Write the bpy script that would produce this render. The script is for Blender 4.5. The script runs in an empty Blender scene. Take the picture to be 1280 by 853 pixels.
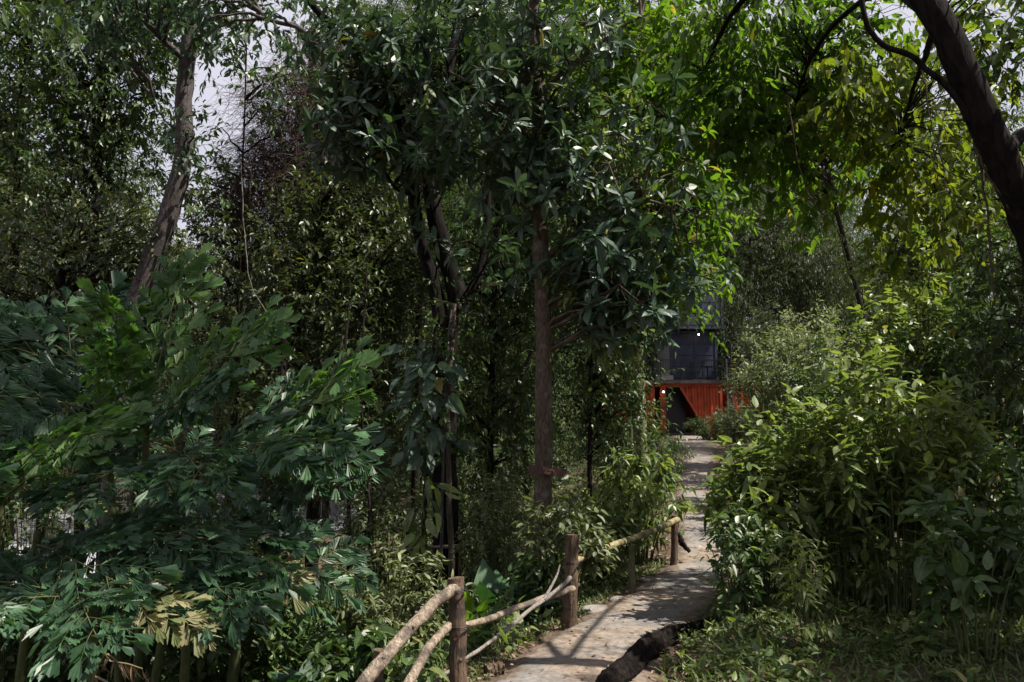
import bpy, math, random
import numpy as np
from mathutils import Vector

# ------------------------------------------------------------------ camera, world, sun, exposure
SC = bpy.context.scene
COL = SC.collection
F = 1000.0                       # focal length in pixels of the 1280 wide photograph
CAMZ = 1.65
PITCH = math.atan((530 - 426.5) / F)
cam_data = bpy.data.cameras.new("camera")
cam = bpy.data.objects.new("camera", cam_data)
COL.objects.link(cam)
cam.location = (0, 0, CAMZ)
cam.rotation_euler = (math.radians(90) + PITCH, 0, 0)
cam_data.sensor_width = 36.0
cam_data.lens = F / 1280 * 36.0
cam_data.clip_start = 0.05
cam_data.clip_end = 3000
SC.camera = cam

SUN_DIR = Vector((0.58, -0.12, 1.0)).normalized()       # towards the sun
SUN_EL = math.asin(SUN_DIR.z)
SUN_ROT = math.atan2(SUN_DIR.x, SUN_DIR.y)
world = bpy.data.worlds.new("World")
SC.world = world
world.use_nodes = True
wn, wl = world.node_tree.nodes, world.node_tree.links
wn.clear()
w_out = wn.new("ShaderNodeOutputWorld")
w_bg = wn.new("ShaderNodeBackground")
w_sky = wn.new("ShaderNodeTexSky")
w_sky.sky_type = 'NISHITA'
w_sky.sun_disc = False
w_sky.sun_elevation = SUN_EL
w_sky.sun_rotation = SUN_ROT
w_noise = wn.new("ShaderNodeTexNoise")
w_noise.inputs['Scale'].default_value = 2.2
w_noise.inputs['Detail'].default_value = 6
w_ramp = wn.new("ShaderNodeMapRange")
w_ramp.inputs['From Min'].default_value = 0.3
w_ramp.inputs['From Max'].default_value = 0.6
w_ramp.inputs['To Min'].default_value = 0.45
w_ramp.inputs['To Max'].default_value = 0.95
w_mix = wn.new("ShaderNodeMix")
w_mix.data_type = 'RGBA'
w_mix.inputs[7].default_value = (8.2, 8.1, 9.3, 1)      # thin bright overcast veil
wl.new(w_noise.outputs['Fac'], w_ramp.inputs['Value'])
wl.new(w_ramp.outputs['Result'], w_mix.inputs[0])
wl.new(w_sky.outputs['Color'], w_mix.inputs[6])
wl.new(w_mix.outputs[2], w_bg.inputs['Color'])
w_bg.inputs['Strength'].default_value = 0.05
wl.new(w_bg.outputs[0], w_out.inputs[0])

sun_data = bpy.data.lights.new("sun", 'SUN')
sun_data.energy = 5.0
sun_data.angle = math.radians(0.6)
sun_data.color = (1.0, 0.93, 0.82)
sun = bpy.data.objects.new("sun", sun_data)
COL.objects.link(sun)
sun.rotation_euler = SUN_DIR.to_track_quat('Z', 'Y').to_euler()
sun.location = (20, 10, 40)

SC.view_settings.view_transform = 'Standard'
SC.view_settings.look = 'None'
SC.view_settings.gamma = 1.0
SC.view_settings.exposure = 0.92
SC.render.engine = 'CYCLES'
cy = SC.cycles
cy.max_bounces = 7
cy.diffuse_bounces = 3
cy.glossy_bounces = 2
cy.transmission_bounces = 5
cy.transparent_max_bounces = 6
cy.sample_clamp_indirect = 4.0
cy.caustics_reflective = False
cy.caustics_refractive = False
cy.use_denoising = True
cy.use_adaptive_sampling = True
cy.adaptive_threshold = 0.02

RNG = np.random.default_rng(7)
cp, sp = math.cos(PITCH), math.sin(PITCH)


def W(px, py, d):
    """world point at forward distance d that the photograph shows near pixel (px, py)"""
    cx, cyy = (px - 640) / F, (426.5 - py) / F
    y = cp - cyy * sp
    z = sp + cyy * cp
    k = d / y
    return np.array([cx * k, d, CAMZ + z * k])


# ------------------------------------------------------------------ terrain
PY = np.array([-20, 0, 3, 5, 6, 7, 8, 10.4, 13, 16, 20, 25, 30, 38, 60.])
PX = np.array([-.3, 0, .12, .3, .62, 1.12, 1.5, 2.5, 3.15, 3.7, 4.55, 5.8, 6.9, 8.6, 10.])
PZ = np.array([.05, .05, .05, .04, .03, -.01, -.07, -.17, -.14, -.05, .1, .5, .85, 1.02, 1.2])


def smooth_interp(y, ys, vs):
    y = np.asarray(y, float)
    return (np.interp(y - .5, ys, vs) + np.interp(y, ys, vs) * 2 + np.interp(y + .5, ys, vs)) / 4


def path_x(y): return smooth_interp(y, PY, PX)
def path_z(y): return smooth_interp(y, PY, PZ)


def wav(x, y, s, seed=0.):
    return (np.sin(x * s * 1.3 + seed) * np.cos(y * s * .9 + seed * 2.1) + .6 * np.sin(x * s * 2.7 - y * s * 2.1 + seed * 3.3)
            + .35 * np.cos(x * s * 5.1 + y * s * 4.3 + seed)) / 1.95


def sstep(a, b, x):
    t = np.clip((x - a) / (b - a), 0, 1)
    return t * t * (3 - 2 * t)


def ground_z(x, y):
    x = np.asarray(x, float); y = np.asarray(y, float)
    s = x - path_x(y)
    z = path_z(y) + 0 * x
    fade = 1 - sstep(36, 50, y) * .85
    z = z - .50 * sstep(.62, 2.0, -s) * fade - 2.1 * sstep(2., 9., -s) * fade
    z = z + .12 * sstep(.5, 1.2, s) * (1 - sstep(9, 12, y)) + .5 * sstep(2., 9., s)
    z = z + .06 * wav(x, y, 1.1, 1.) * sstep(.5, 1.0, np.abs(s)) + .25 * wav(x, y, .22, 3.) * sstep(2, 6, np.abs(s))
    pond = sstep(1.0, .6, np.hypot((x + 13) / 9.5, (y - 37) / 17))
    z = z * (1 - pond) + (-2.9) * pond
    z = z + 9 * sstep(50, 110, y) + 5 * sstep(30, 90, np.abs(x))
    return z


# ------------------------------------------------------------------ mesh collecting
class G:
    def __init__(self):
        self.v, self.f, self.a = [], [], []
        self.n = 0

    def add(self, verts, faces, mat=0, smooth=False, attr=None):
        verts = np.asarray(verts, np.float32).reshape(-1, 3)
        faces = np.asarray(faces, np.int64)
        if not len(verts) or not len(faces):
            return
        self.v.append(verts)
        self.f.append((faces + self.n, mat, smooth))
        self.a.append(np.zeros_like(verts) if attr is None else np.asarray(attr, np.float32).reshape(-1, 3))
        self.n += len(verts)

    def build(self, name, mats, parent=None, origin=None):
        v = np.concatenate(self.v)
        if parent is not None:
            o0 = np.array(parent['_base'] if '_base' in parent else parent.location)
        else:
            o0 = np.array(origin if origin is not None else (0, 0, 0))
        v = v - o0.astype(np.float32)
        me = bpy.data.meshes.new(name)
        me.vertices.add(len(v))
        me.vertices.foreach_set('co', v.ravel().astype(np.float32))
        tot = np.concatenate([np.full(len(f), f.shape[1]) for f, m, s in self.f])
        idx = np.concatenate([f.ravel() for f, m, s in self.f])
        mi = np.concatenate([np.full(len(f), m) for f, m, s in self.f])
        sm = np.concatenate([np.full(len(f), s) for f, m, s in self.f])
        st = np.concatenate([[0], np.cumsum(tot)[:-1]])
        me.loops.add(len(idx))
        me.loops.foreach_set('vertex_index', idx.astype(np.int32))
        me.polygons.add(len(tot))
        me.polygons.foreach_set('loop_start', st.astype(np.int32))
        me.polygons.foreach_set('loop_total', tot.astype(np.int32))
        me.polygons.foreach_set('material_index', mi.astype(np.int32))
        me.polygons.foreach_set('use_smooth', sm.astype(bool))
        at = me.attributes.new('leaf', 'FLOAT_VECTOR', 'POINT')
        at.data.foreach_set('vector', np.concatenate(self.a).ravel())
        for m in (mats if isinstance(mats, (list, tuple)) else [mats]):
            me.materials.append(m)
        me.update(calc_edges=True)
        ob = bpy.data.objects.new(name, me)
        COL.objects.link(ob)
        if parent is not None:
            ob.parent = parent
        else:
            ob.location = o0
        return ob


def thing(name, label, cat, loc, group=None):
    o = bpy.data.objects.new(name, None)
    COL.objects.link(o)
    o.location = loc
    o.empty_display_size = .1
    o['label'] = label; o['category'] = cat
    if group: o['group'] = group
    return o


def tag(o, label, cat, group=None):
    o['label'] = label; o['category'] = cat
    if group: o['group'] = group
    return o


def nrm(a):
    return a / np.maximum(np.linalg.norm(a, axis=-1, keepdims=True), 1e-9)


def tubes(g, P, R, sides=5, mat=0, rough=0., rng=RNG, cap=True):
    """P (N,S,3) centre lines, R (N,S) radii"""
    P = np.asarray(P, float); R = np.asarray(R, float)
    if P.ndim == 2: P = P[None]; R = R[None]
    N, S, _ = P.shape
    T = nrm(np.gradient(P, axis=1))
    ref = np.tile(np.array([0.31, 0.17, 0.93]), (N, 1, 1))
    ref = np.where(np.abs((T * ref).sum(-1, keepdims=True)).mean(1, keepdims=True) > .85, np.array([.93, .31, .17]), ref)
    X = nrm(np.cross(T, np.broadcast_to(ref, T.shape)))
    Y = np.cross(T, X)
    a = np.arange(sides) / sides * 2 * np.pi
    rr = R[..., None] * (1 + rough * rng.normal(size=(N, S, sides)))
    V = P[:, :, None] + rr[..., None] * (X[:, :, None] * np.cos(a)[:, None] + Y[:, :, None] * np.sin(a)[:, None])
    base = (np.arange(N) * S * sides)[:, None, None]
    i = np.arange(S - 1)[None, :, None]; j = np.arange(sides)[None, None, :]
    A = base + i * sides + j; B = base + i * sides + (j + 1) % sides
    Fq = np.stack([A, B, B + sides, A + sides], -1).reshape(-1, 4)
    at = np.zeros((N, S, sides, 3)); at[..., 1] = np.linspace(0, 1, S)[None, :, None]; at[..., 2] = rng.random((N, 1, 1))
    g.add(V.reshape(-1, 3), Fq, mat, True, at.reshape(-1, 3))
    if cap:
        Vc = V[:, -1].reshape(-1, 3)
        g.add(Vc, np.arange(N * sides).reshape(N, sides), mat, False)
        g.add(V[:, 0].reshape(-1, 3), np.arange(N * sides).reshape(N, sides)[:, ::-1], mat, False)


def spline(pts, n):
    """Catmull-Rom through pts"""
    pts = np.asarray(pts, float)
    if len(pts) == 2:
        t = np.linspace(0, 1, n)[:, None]
        return pts[0] * (1 - t) + pts[1] * t
    p = np.vstack([2 * pts[0] - pts[1], pts, 2 * pts[-1] - pts[-2]])
    t = np.linspace(0, len(pts) - 1 - 1e-6, n)
    i = t.astype(int); u = (t - i)[:, None]
    a, b, c, d = p[i], p[i + 1], p[i + 2], p[i + 3]
    return .5 * (2 * b + (c - a) * u + (2 * a - 5 * b + 4 * c - d) * u ** 2 + (3 * b - a - 3 * c + d) * u ** 3)


def limb(g, pts, r0, r1, n=24, sides=10, rough=.05, mat=0, wob=0., rng=RNG):
    P = spline(pts, n)
    if wob:
        k = rng.normal(size=(n, 3)) * wob
        for _ in range(2): k[1:-1] = (k[:-2] + k[1:-1] * 2 + k[2:]) / 4
        P = P + k
    R = np.linspace(r0, r1, n) if np.isscalar(r0) else np.interp(np.linspace(0, 1, n), np.linspace(0, 1, len(r0)), r0)
    tubes(g, P, R, sides, mat, rough, rng)
    return P


# ------------------------------------------------------------------ leaf shapes: length along +Y, width along X
def tpl(verts, faces): return np.array(verts, float), np.array(faces)


T_DIA = tpl([(0, 0, 0), (-.2, .45, .05), (0, 1, -.06), (.2, .45, .05)], [(0, 2, 1), (0, 3, 2)])
T_THIN = tpl([(0, 0, 0), (-.11, .4, .03), (0, 1, -.1), (.11, .4, .03)], [(0, 2, 1), (0, 3, 2)])


def oval(w, droop=.16, fold=.06, wave=.02, segs=(0.12, .34, .6, .82), prof=(.62, 1., .86, .42)):
    v = [(0, 0, 0)]; f = []
    for s, p in zip(segs, prof):
        zc = -droop * s * s
        v += [(-w * p, s, zc + fold * p + wave), (0, s, zc), (w * p, s, zc + fold * p - wave)]
    v.append((0, 1, -droop))
    tip = len(v) - 1
    f += [(0, 2, 1), (0, 3, 2)]
    for k in range(len(segs) - 1):
        a = 1 + 3 * k
        f += [(a, a + 1, a + 4), (a, a + 4, a + 3), (a + 1, a + 2, a + 5), (a + 1, a + 5, a + 4)]
    a = 1 + 3 * (len(segs) - 1)
    f += [(a, a + 1, tip), (a + 1, a + 2, tip)]
    return tpl(v, f)


T_OVAL = oval(.22)
T_LANCE = oval(.155, .22, .05)
T_LONG = oval(.13, .35, .05)
T_BROAD = oval(.27, .2, .09, .02, (.08, .3, .58, .82), (.5, 1., .9, .5))
T_WH = oval(.17, .2, .05, .015, (.14, .4, .68, .86), (.5, .95, 1., .6))
T_MID = tpl([(0, 0, 0), (-.19, .3, .05), (-.17, .65, .02), (0, 1, -.12), (.17, .65, .02), (.19, .3, .05), (0, .5, -.03)],
            [(0, 6, 1), (1, 6, 2), (2, 6, 3), (3, 6, 4), (4, 6, 5), (5, 6, 0)])
T_FISH = tpl([(0, 0, 0), (-.30, .70, .05), (-.21, .80, -.03), (-.16, .72, .03), (-.07, .93, -.04), (-.01, .84, .04), (.09, 1.05, -.04),
              (.15, .86, .03), (.25, .95, -.03), (.36, .72, .05)],
             [(0, i + 1, i) for i in range(1, 9)])
T_FISH2 = tpl([(0, 0, 0), (-.18, .62, .05), (-.14, .86, -.03), (-.05, .78, .03), (.03, 1.1, -.04), (.1, .8, .03), (.2, .84, -.02), (.22, .55, .05)],
              [(0, i + 1, i) for i in range(1, 7)])
T_BLADE = tpl([(-.03, 0, 0), (.03, 0, 0), (-.028, .45, .0), (.028, .45, 0), (-.018, .8, -.12), (.018, .8, -.12), (0, 1, -.3)],
              [(0, 1, 3), (0, 3, 2), (2, 3, 5), (2, 5, 4), (4, 5, 6)])


def leaves(g, T, pos, ydir, zh, size, mat=0, wid=1., rng=RNG, vv=None):
    pos = np.asarray(pos, float); n = len(pos)
    if n == 0: return
    Y = nrm(ydir)
    X = nrm(np.cross(Y, zh)); Z = np.cross(X, Y)
    size = np.broadcast_to(size, (n,))
    tv, tf = T
    wd = wid * (1 + .15 * rng.normal(size=n))
    zz = 1 + .9 * rng.normal(size=n)
    V = pos[:, None] + size[:, None, None] * (X[:, None] * (tv[:, 0] * 1.)[None, :, None] * wd[:, None, None]
                                             + Y[:, None] * tv[:, 1][None, :, None] + Z[:, None] * tv[:, 2][None, :, None] * zz[:, None, None])
    Fc = (tf[None] + (np.arange(n) * len(tv))[:, None, None]).reshape(-1, tf.shape[1])
    at = np.zeros((n, len(tv), 3))
    at[:, :, 0] = tv[:, 0]; at[:, :, 1] = tv[:, 1]
    vq = np.minimum(rng.random(n) if vv is None else vv, .93)
    vq = np.where(rng.random(n) < .006, 1., vq)
    at[:, :, 2] = vq[:, None]
    g.add(V.reshape(-1, 3), Fc, mat, False, at.reshape(-1, 3))


def twigs(g, P0, D, Lt, K, T, size, droop=.4, spread=60, sag=.15, dist=False, ml=0, mt=1, tr=.004, rng=RNG, up=1., vbias=0., wid=1., t0=.15, tw=True, zjit=.35):
    """twigs from P0 along D with K leaves each"""
    P0 = np.asarray(P0, float); D = nrm(np.asarray(D, float)); N = len(P0)
    if N == 0: return
    Lt = np.broadcast_to(Lt, (N,)).astype(float)
    s = (t0 + (1 - t0) * (np.arange(K) + .6 * rng.random((N, K))) / K)
    s = np.clip(s, 0, 1)
    side = nrm(np.cross(D, np.array([0, 0, 1.]) + .2 * rng.normal(size=(N, 3))))
    upv = np.cross(side, D)
    pos = P0[:, None] + D[:, None] * (Lt[:, None] * s)[..., None]
    pos[..., 2] -= sag * Lt[:, None] * s ** 2
    if dist:
        ang = np.where(np.arange(K) % 2 == 0, 0., np.pi)[None] + .25 * rng.normal(size=(N, K))
    else:
        ang = (np.arange(K) * 2.4)[None] + rng.random((N, 1)) * 6.28 + .3 * rng.normal(size=(N, K))
    al = np.radians(spread) * (1 - .45 * s ** 3) * (1 + .15 * rng.normal(size=(N, K)))
    rad = side[:, None] * np.cos(ang)[..., None] + upv[:, None] * np.sin(ang)[..., None]
    Yd = D[:, None] * np.cos(al)[..., None] + rad * np.sin(al)[..., None]
    Yd[..., 2] -= droop * (0.6 + .8 * rng.random((N, K)))
    zh = np.array([0, 0, up]) + zjit * rng.normal(size=(N, K, 3)) + .25 * upv[:, None]
    sz = size * (.6 + .7 * rng.random((N, K))) * (1 - .25 * s) * (.8 + .4 * rng.random((N, 1)))
    vv = np.clip(.25 + .5 * rng.random((N, 1)) + .35 * (rng.random((N, K)) - .5) + .2 * s + vbias, 0, 1)
    leaves(g, T, pos.reshape(-1, 3), Yd.reshape(-1, 3), zh.reshape(-1, 3), sz.ravel(), ml, wid, rng, vv.ravel())
    if tw:
        u = np.array([0, .5, 1.])
        tp = P0[:, None] + D[:, None] * (Lt[:, None] * u)[..., None]
        tp[..., 2] -= sag * Lt[:, None] * u ** 2
        tubes(g, tp, np.tile([tr, tr * .7, tr * .3], (N, 1)), 3, mt, 0, rng, cap=False)


def whorls(g, P, A, K, T, size, ml=0, rng=RNG, open_=75, vbias=0.):
    """rosettes of K leaves at points P with axes A"""
    P = np.asarray(P, float); A = nrm(np.asarray(A, float)); N = len(P)
    side = nrm(np.cross(A, np.array([.1, .9, .2]) + .2 * rng.normal(size=(N, 3)))); up = np.cross(side, A)
    ang = (np.arange(K) * 2.4)[None] + rng.random((N, 1)) * 6.28 + .15 * rng.normal(size=(N, K))
    rank = (np.arange(K) / K)[None]
    al = np.radians(open_ * (.35 + 1.0 * (1 - rank)) + 9 * rng.normal(size=(N, K)))
    rad = side[:, None] * np.cos(ang)[..., None] + up[:, None] * np.sin(ang)[..., None]
    Yd = A[:, None] * np.cos(al)[..., None] + rad * np.sin(al)[..., None]
    Yd[..., 2] -= .38 * rng.random((N, K)) + .05
    pos = P[:, None] - A[:, None] * (.06 * (1 - rank) * size / .2)[..., None]
    zh = A[:, None] + np.array([0, 0, .5]) + .12 * rng.normal(size=(N, K, 3))
    sz = size * (.7 + .45 * rng.random((N, K))) * (.75 + .35 * (1 - rank)) * (.85 + .3 * rng.random((N, 1)))
    vv = np.clip(.2 + .5 * rng.random((N, 1)) + .3 * (rng.random((N, K)) - .5) + .2 * rank + vbias, 0, 1)
    leaves(g, T, pos.reshape(-1, 3), Yd.reshape(-1, 3), zh.reshape(-1, 3), sz.ravel(), ml, 1., rng, vv.ravel())


# ------------------------------------------------------------------ materials
def new_mat(name):
    m = bpy.data.materials.new(name); m.use_nodes = True
    nt = m.node_tree; nt.nodes.clear()
    out = nt.nodes.new("ShaderNodeOutputMaterial")
    return m, nt.nodes, nt.links, out


def ramp(nodes, stops):
    r = nodes.new("ShaderNodeValToRGB")
    e = r.color_ramp.elements
    while len(e) < len(stops): e.new(.5)
    for k, (p, c) in enumerate(stops):
        e[k].position = p; e[k].color = (*c, 1)
    return r


def leaf_mat(name, dark, mid, light, rough=.42, tl=.35, spec=.5, tint=(1.25, 1.35, .55), rib=.2, yellow=(.24, .20, .05)):
    rough += .06
    if 'fishtail' in name: yellow = None
    m, n, l, out = new_mat(name)
    at = n.new("ShaderNodeAttribute"); at.attribute_name = 'leaf'
    sep = n.new("ShaderNodeSeparateXYZ"); l.new(at.outputs['Vector'], sep.inputs[0])
    stops = [(0., dark), (.5, mid), (.93, light)]
    if yellow: stops = [(0., dark), (.5, mid), (.93, light), (.985, yellow)]
    cr = ramp(n, stops)
    l.new(sep.outputs['Z'], cr.inputs[0])
    # small blemishes
    nz = n.new("ShaderNodeTexNoise"); nz.inputs['Scale'].default_value = 35
    geo = n.new("ShaderNodeNewGeometry"); l.new(geo.outputs['Position'], nz.inputs['Vector'])
    mr = n.new("ShaderNodeMapRange"); mr.inputs['From Min'].default_value = .35; mr.inputs['From Max'].default_value = .7
    mr.inputs['To Min'].default_value = .8; mr.inputs['To Max'].default_value = 1.2
    l.new(nz.outputs['Fac'], mr.inputs['Value'])
    mul = n.new("ShaderNodeVectorMath"); mul.operation = 'SCALE'
    l.new(cr.outputs[0], mul.inputs[0]); l.new(mr.outputs[0], mul.inputs['Scale'])
    # pale midrib
    ab = n.new("ShaderNodeMath"); ab.operation = 'ABSOLUTE'; l.new(sep.outputs['X'], ab.inputs[0])
    rb = n.new("ShaderNodeMapRange"); rb.inputs['From Min'].default_value = .0; rb.inputs['From Max'].default_value = .03
    rb.inputs['To Min'].default_value = rib; rb.inputs['To Max'].default_value = 0.
    l.new(ab.outputs[0], rb.inputs['Value'])
    mx = n.new("ShaderNodeMix"); mx.data_type = 'RGBA'
    l.new(rb.outputs[0], mx.inputs[0]); l.new(mul.outputs[0], mx.inputs[6]); mx.inputs[7].default_value = (.28, .34, .16, 1)
    pb = n.new("ShaderNodeBsdfPrincipled")
    pb.inputs['Roughness'].default_value = rough
    pb.inputs['Specular IOR Level'].default_value = spec
    l.new(mx.outputs[2], pb.inputs['Base Color'])
    tr = n.new("ShaderNodeBsdfTranslucent")
    tm = n.new("ShaderNodeVectorMath"); tm.operation = 'MULTIPLY'; tm.inputs[1].default_value = tint
    l.new(mul.outputs[0], tm.inputs[0]); l.new(tm.outputs[0], tr.inputs['Color'])
    ms = n.new("ShaderNodeMixShader"); ms.inputs[0].default_value = tl
    l.new(pb.outputs[0], ms.inputs[1]); l.new(tr.outputs[0], ms.inputs[2]); l.new(ms.outputs[0], out.inputs[0])
    return m


def bark_mat(name, c0, c1, scale=8., stretch=.18, bump=.6, rough=.85, lichen=None, lich_amt=.62, spec=.25):
    m, n, l, out = new_mat(name)
    geo = n.new("ShaderNodeNewGeometry")
    mp = n.new("ShaderNodeMapping"); mp.inputs['Scale'].default_value = (scale, scale, scale * stretch)
    l.new(geo.outputs['Position'], mp.inputs[0])
    nz = n.new("ShaderNodeTexNoise"); nz.inputs['Scale'].default_value = 3; nz.inputs['Detail'].default_value = 8
    nz.inputs['Distortion'].default_value = .6
    l.new(mp.outputs[0], nz.inputs['Vector'])
    cr = ramp(n, [(.3, c0), (.68, c1)])
    l.new(nz.outputs['Fac'], cr.inputs[0])
    col = cr.outputs[0]
    if lichen:
        n2 = n.new("ShaderNodeTexNoise"); n2.inputs['Scale'].default_value = 7; n2.inputs['Detail'].default_value = 5
        l.new(geo.outputs['Position'], n2.inputs['Vector'])
        mr = n.new("ShaderNodeMapRange"); mr.inputs['From Min'].default_value = lich_amt - .06; mr.inputs['From Max'].default_value = lich_amt + .04
        l.new(n2.outputs['Fac'], mr.inputs['Value'])
        mx = n.new("ShaderNodeMix"); mx.data_type = 'RGBA'
        l.new(mr.outputs[0], mx.inputs[0]); l.new(col, mx.inputs[6]); mx.inputs[7].default_value = (*lichen, 1)
        col = mx.outputs[2]
    pb = n.new("ShaderNodeBsdfPrincipled"); pb.inputs['Roughness'].default_value = rough
    pb.inputs['Specular IOR Level'].default_value = spec
    l.new(col, pb.inputs['Base Color'])
    bp = n.new("ShaderNodeBump"); bp.inputs['Strength'].default_value = bump; bp.inputs['Distance'].default_value = .02
    l.new(nz.outputs['Fac'], bp.inputs['Height']); l.new(bp.outputs[0], pb.inputs['Normal'])
    l.new(pb.outputs[0], out.inputs[0])
    return m


def plain_mat(name, c, rough=.6, metal=0., var=.25, scale=6., spec=.5, stain=None):
    m, n, l, out = new_mat(name)
    geo = n.new("ShaderNodeNewGeometry")
    nz = n.new("ShaderNodeTexNoise"); nz.inputs['Scale'].default_value = scale; nz.inputs['Detail'].default_value = 7
    l.new(geo.outputs['Position'], nz.inputs['Vector'])
    a = tuple(x * (1 - var) for x in c); b = tuple(min(1, x * (1 + var)) for x in c)
    st = [(.35, a), (.65, b)]
    if stain: st = [(.3, stain), (.42, a), (.7, b)]
    cr = ramp(n, st); l.new(nz.outputs['Fac'], cr.inputs[0])
    pb = n.new("ShaderNodeBsdfPrincipled"); pb.inputs['Roughness'].default_value = rough; pb.inputs['Metallic'].default_value = metal
    pb.inputs['Specular IOR Level'].default_value = spec
    l.new(cr.outputs[0], pb.inputs['Base Color']); l.new(pb.outputs[0], out.inputs[0])
    return m


def emit_mat(name, c, s):
    m, n, l, out = new_mat(name)
    e = n.new("ShaderNodeEmission"); e.inputs[0].default_value = (*c, 1); e.inputs[1].default_value = s
    l.new(e.outputs[0], out.inputs[0])
    return m


M = {}
M['blue_green'] = leaf_mat('blue_green_leaf', (.028, .058, .036), (.048, .092, .058), (.085, .140, .088), .38, .24, .45)
M['deep'] = leaf_mat('deep_green_leaf', (.024, .048, .014), (.042, .082, .022), (.075, .125, .034), .38, .30, .55)
M['olive'] = leaf_mat('olive_leaf', (.026, .042, .014), (.046, .068, .024), (.095, .120, .046), .36, .3, .6)
M['fresh'] = leaf_mat('fresh_green_leaf', (.042, .088, .014), (.070, .135, .020), (.115, .190, .028), .42, .58, .45, (1.4, 1.5, .5))
M['yellowish'] = leaf_mat('yellow_green_leaf', (.060, .110, .015), (.105, .165, .020), (.19, .23, .035), .45, .58, .4, (1.3, 1.25, .45), .25, (.34, .25, .04))
M['bush'] = leaf_mat('bush_leaf', (.048, .088, .030), (.105, .160, .050), (.23, .28, .085), .36, .42, .55)
M['pale'] = leaf_mat('pale_shrub_leaf', (.10, .13, .08), (.155, .19, .12), (.26, .29, .19), .5, .35, .4)
M['variegated'] = leaf_mat('variegated_leaf', (.055, .080, .030), (.110, .135, .055), (.22, .24, .12), .45, .3, .45)
M['palm'] = leaf_mat('fishtail_leaflet', (.024, .058, .028), (.040, .092, .044), (.066, .138, .062), .36, .28, .5, (1.2, 1.5, .5), .0)
M['palm_young'] = leaf_mat('young_fishtail_leaflet', (.055, .125, .038), (.085, .175, .052), (.14, .235, .07), .36, .5, .55, (1.2, 1.4, .5), .0)
M['palm_old'] = leaf_mat('old_fishtail_leaflet', (.10, .13, .04), (.19, .20, .09), (.30, .27, .15), .55, .3, .3, (1.2, 1.2, .6), .0)
M['dull'] = leaf_mat('far_leaf', (.030, .050, .020), (.048, .078, .030), (.080, .115, .042), .5, .32, .35)
M['grass'] = leaf_mat('grass_blade', (.040, .070, .016), (.075, .115, .026), (.13, .16, .05), .5, .35, .4)
M['dry'] = leaf_mat('dry_leaf', (.08, .05, .032), (.17, .115, .075), (.30, .23, .165), .8, .15, .2, (1.1, .9, .6))
M['twig'] = bark_mat('twig_bark', (.035, .026, .018), (.075, .055, .040), 10, .5, .3)
M['green_twig'] = bark_mat('green_twig_bark', (.045, .06, .02), (.09, .10, .04), 10, .5, .2)
M['brown_twig'] = bark_mat('reddish_twig_bark', (.050, .033, .028), (.11, .073, .06), 10, .5, .2)
M['bark_dark'] = bark_mat('dark_bark', (.008, .0065, .006), (.028, .021, .018), 7, .25, .9, .9, spec=.1)
M['bark_shaded'] = bark_mat('shaded_dark_bark', (.004, .0035, .0035), (.018, .015, .014), 7, .25, 1.2, .95, spec=.1)  # darker copy of the dark bark, shade on the trunks put into the colour
M['bark_brown'] = bark_mat('brown_bark', (.040, .028, .020), (.125, .095, .070), 16, .3, .8, .85, (.15, .125, .105), .60)
M['bark_grey'] = bark_mat('grey_bark', (.035, .03, .03), (.105, .088, .084), 9, .4, .7, .85, (.05, .045, .04), .56)
M['bark_moss'] = bark_mat('mossy_bark', (.07, .065, .03), (.19, .17, .11), 9, .4, .6, .85, (.09, .12, .035), .5)
M['post_wood'] = bark_mat('post_wood', (.050, .031, .021), (.16, .11, .075), 18, .16, .9, .85, (.045, .035, .03), .6)
M['rail_wood'] = bark_mat('peeled_rail_wood', (.11, .085, .065), (.36, .29, .22), 16, .35, .9, .85, (.10, .08, .065), .55)
M['rail_green'] = bark_mat('weathered_rail_wood', (.15, .12, .055), (.36, .31, .18), 14, .5, .6, .8, (.10, .11, .045), .56)
M['grey_wood'] = bark_mat('grey_dead_wood', (.10, .085, .078), (.27, .24, .215), 20, .3, .6)
M['black_wood'] = bark_mat('blackened_wood', (.004, .0035, .003), (.022, .017, .015), 12, .5, 1.6, .95, (.016, .012, .010), .66, spec=.08)


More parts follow.
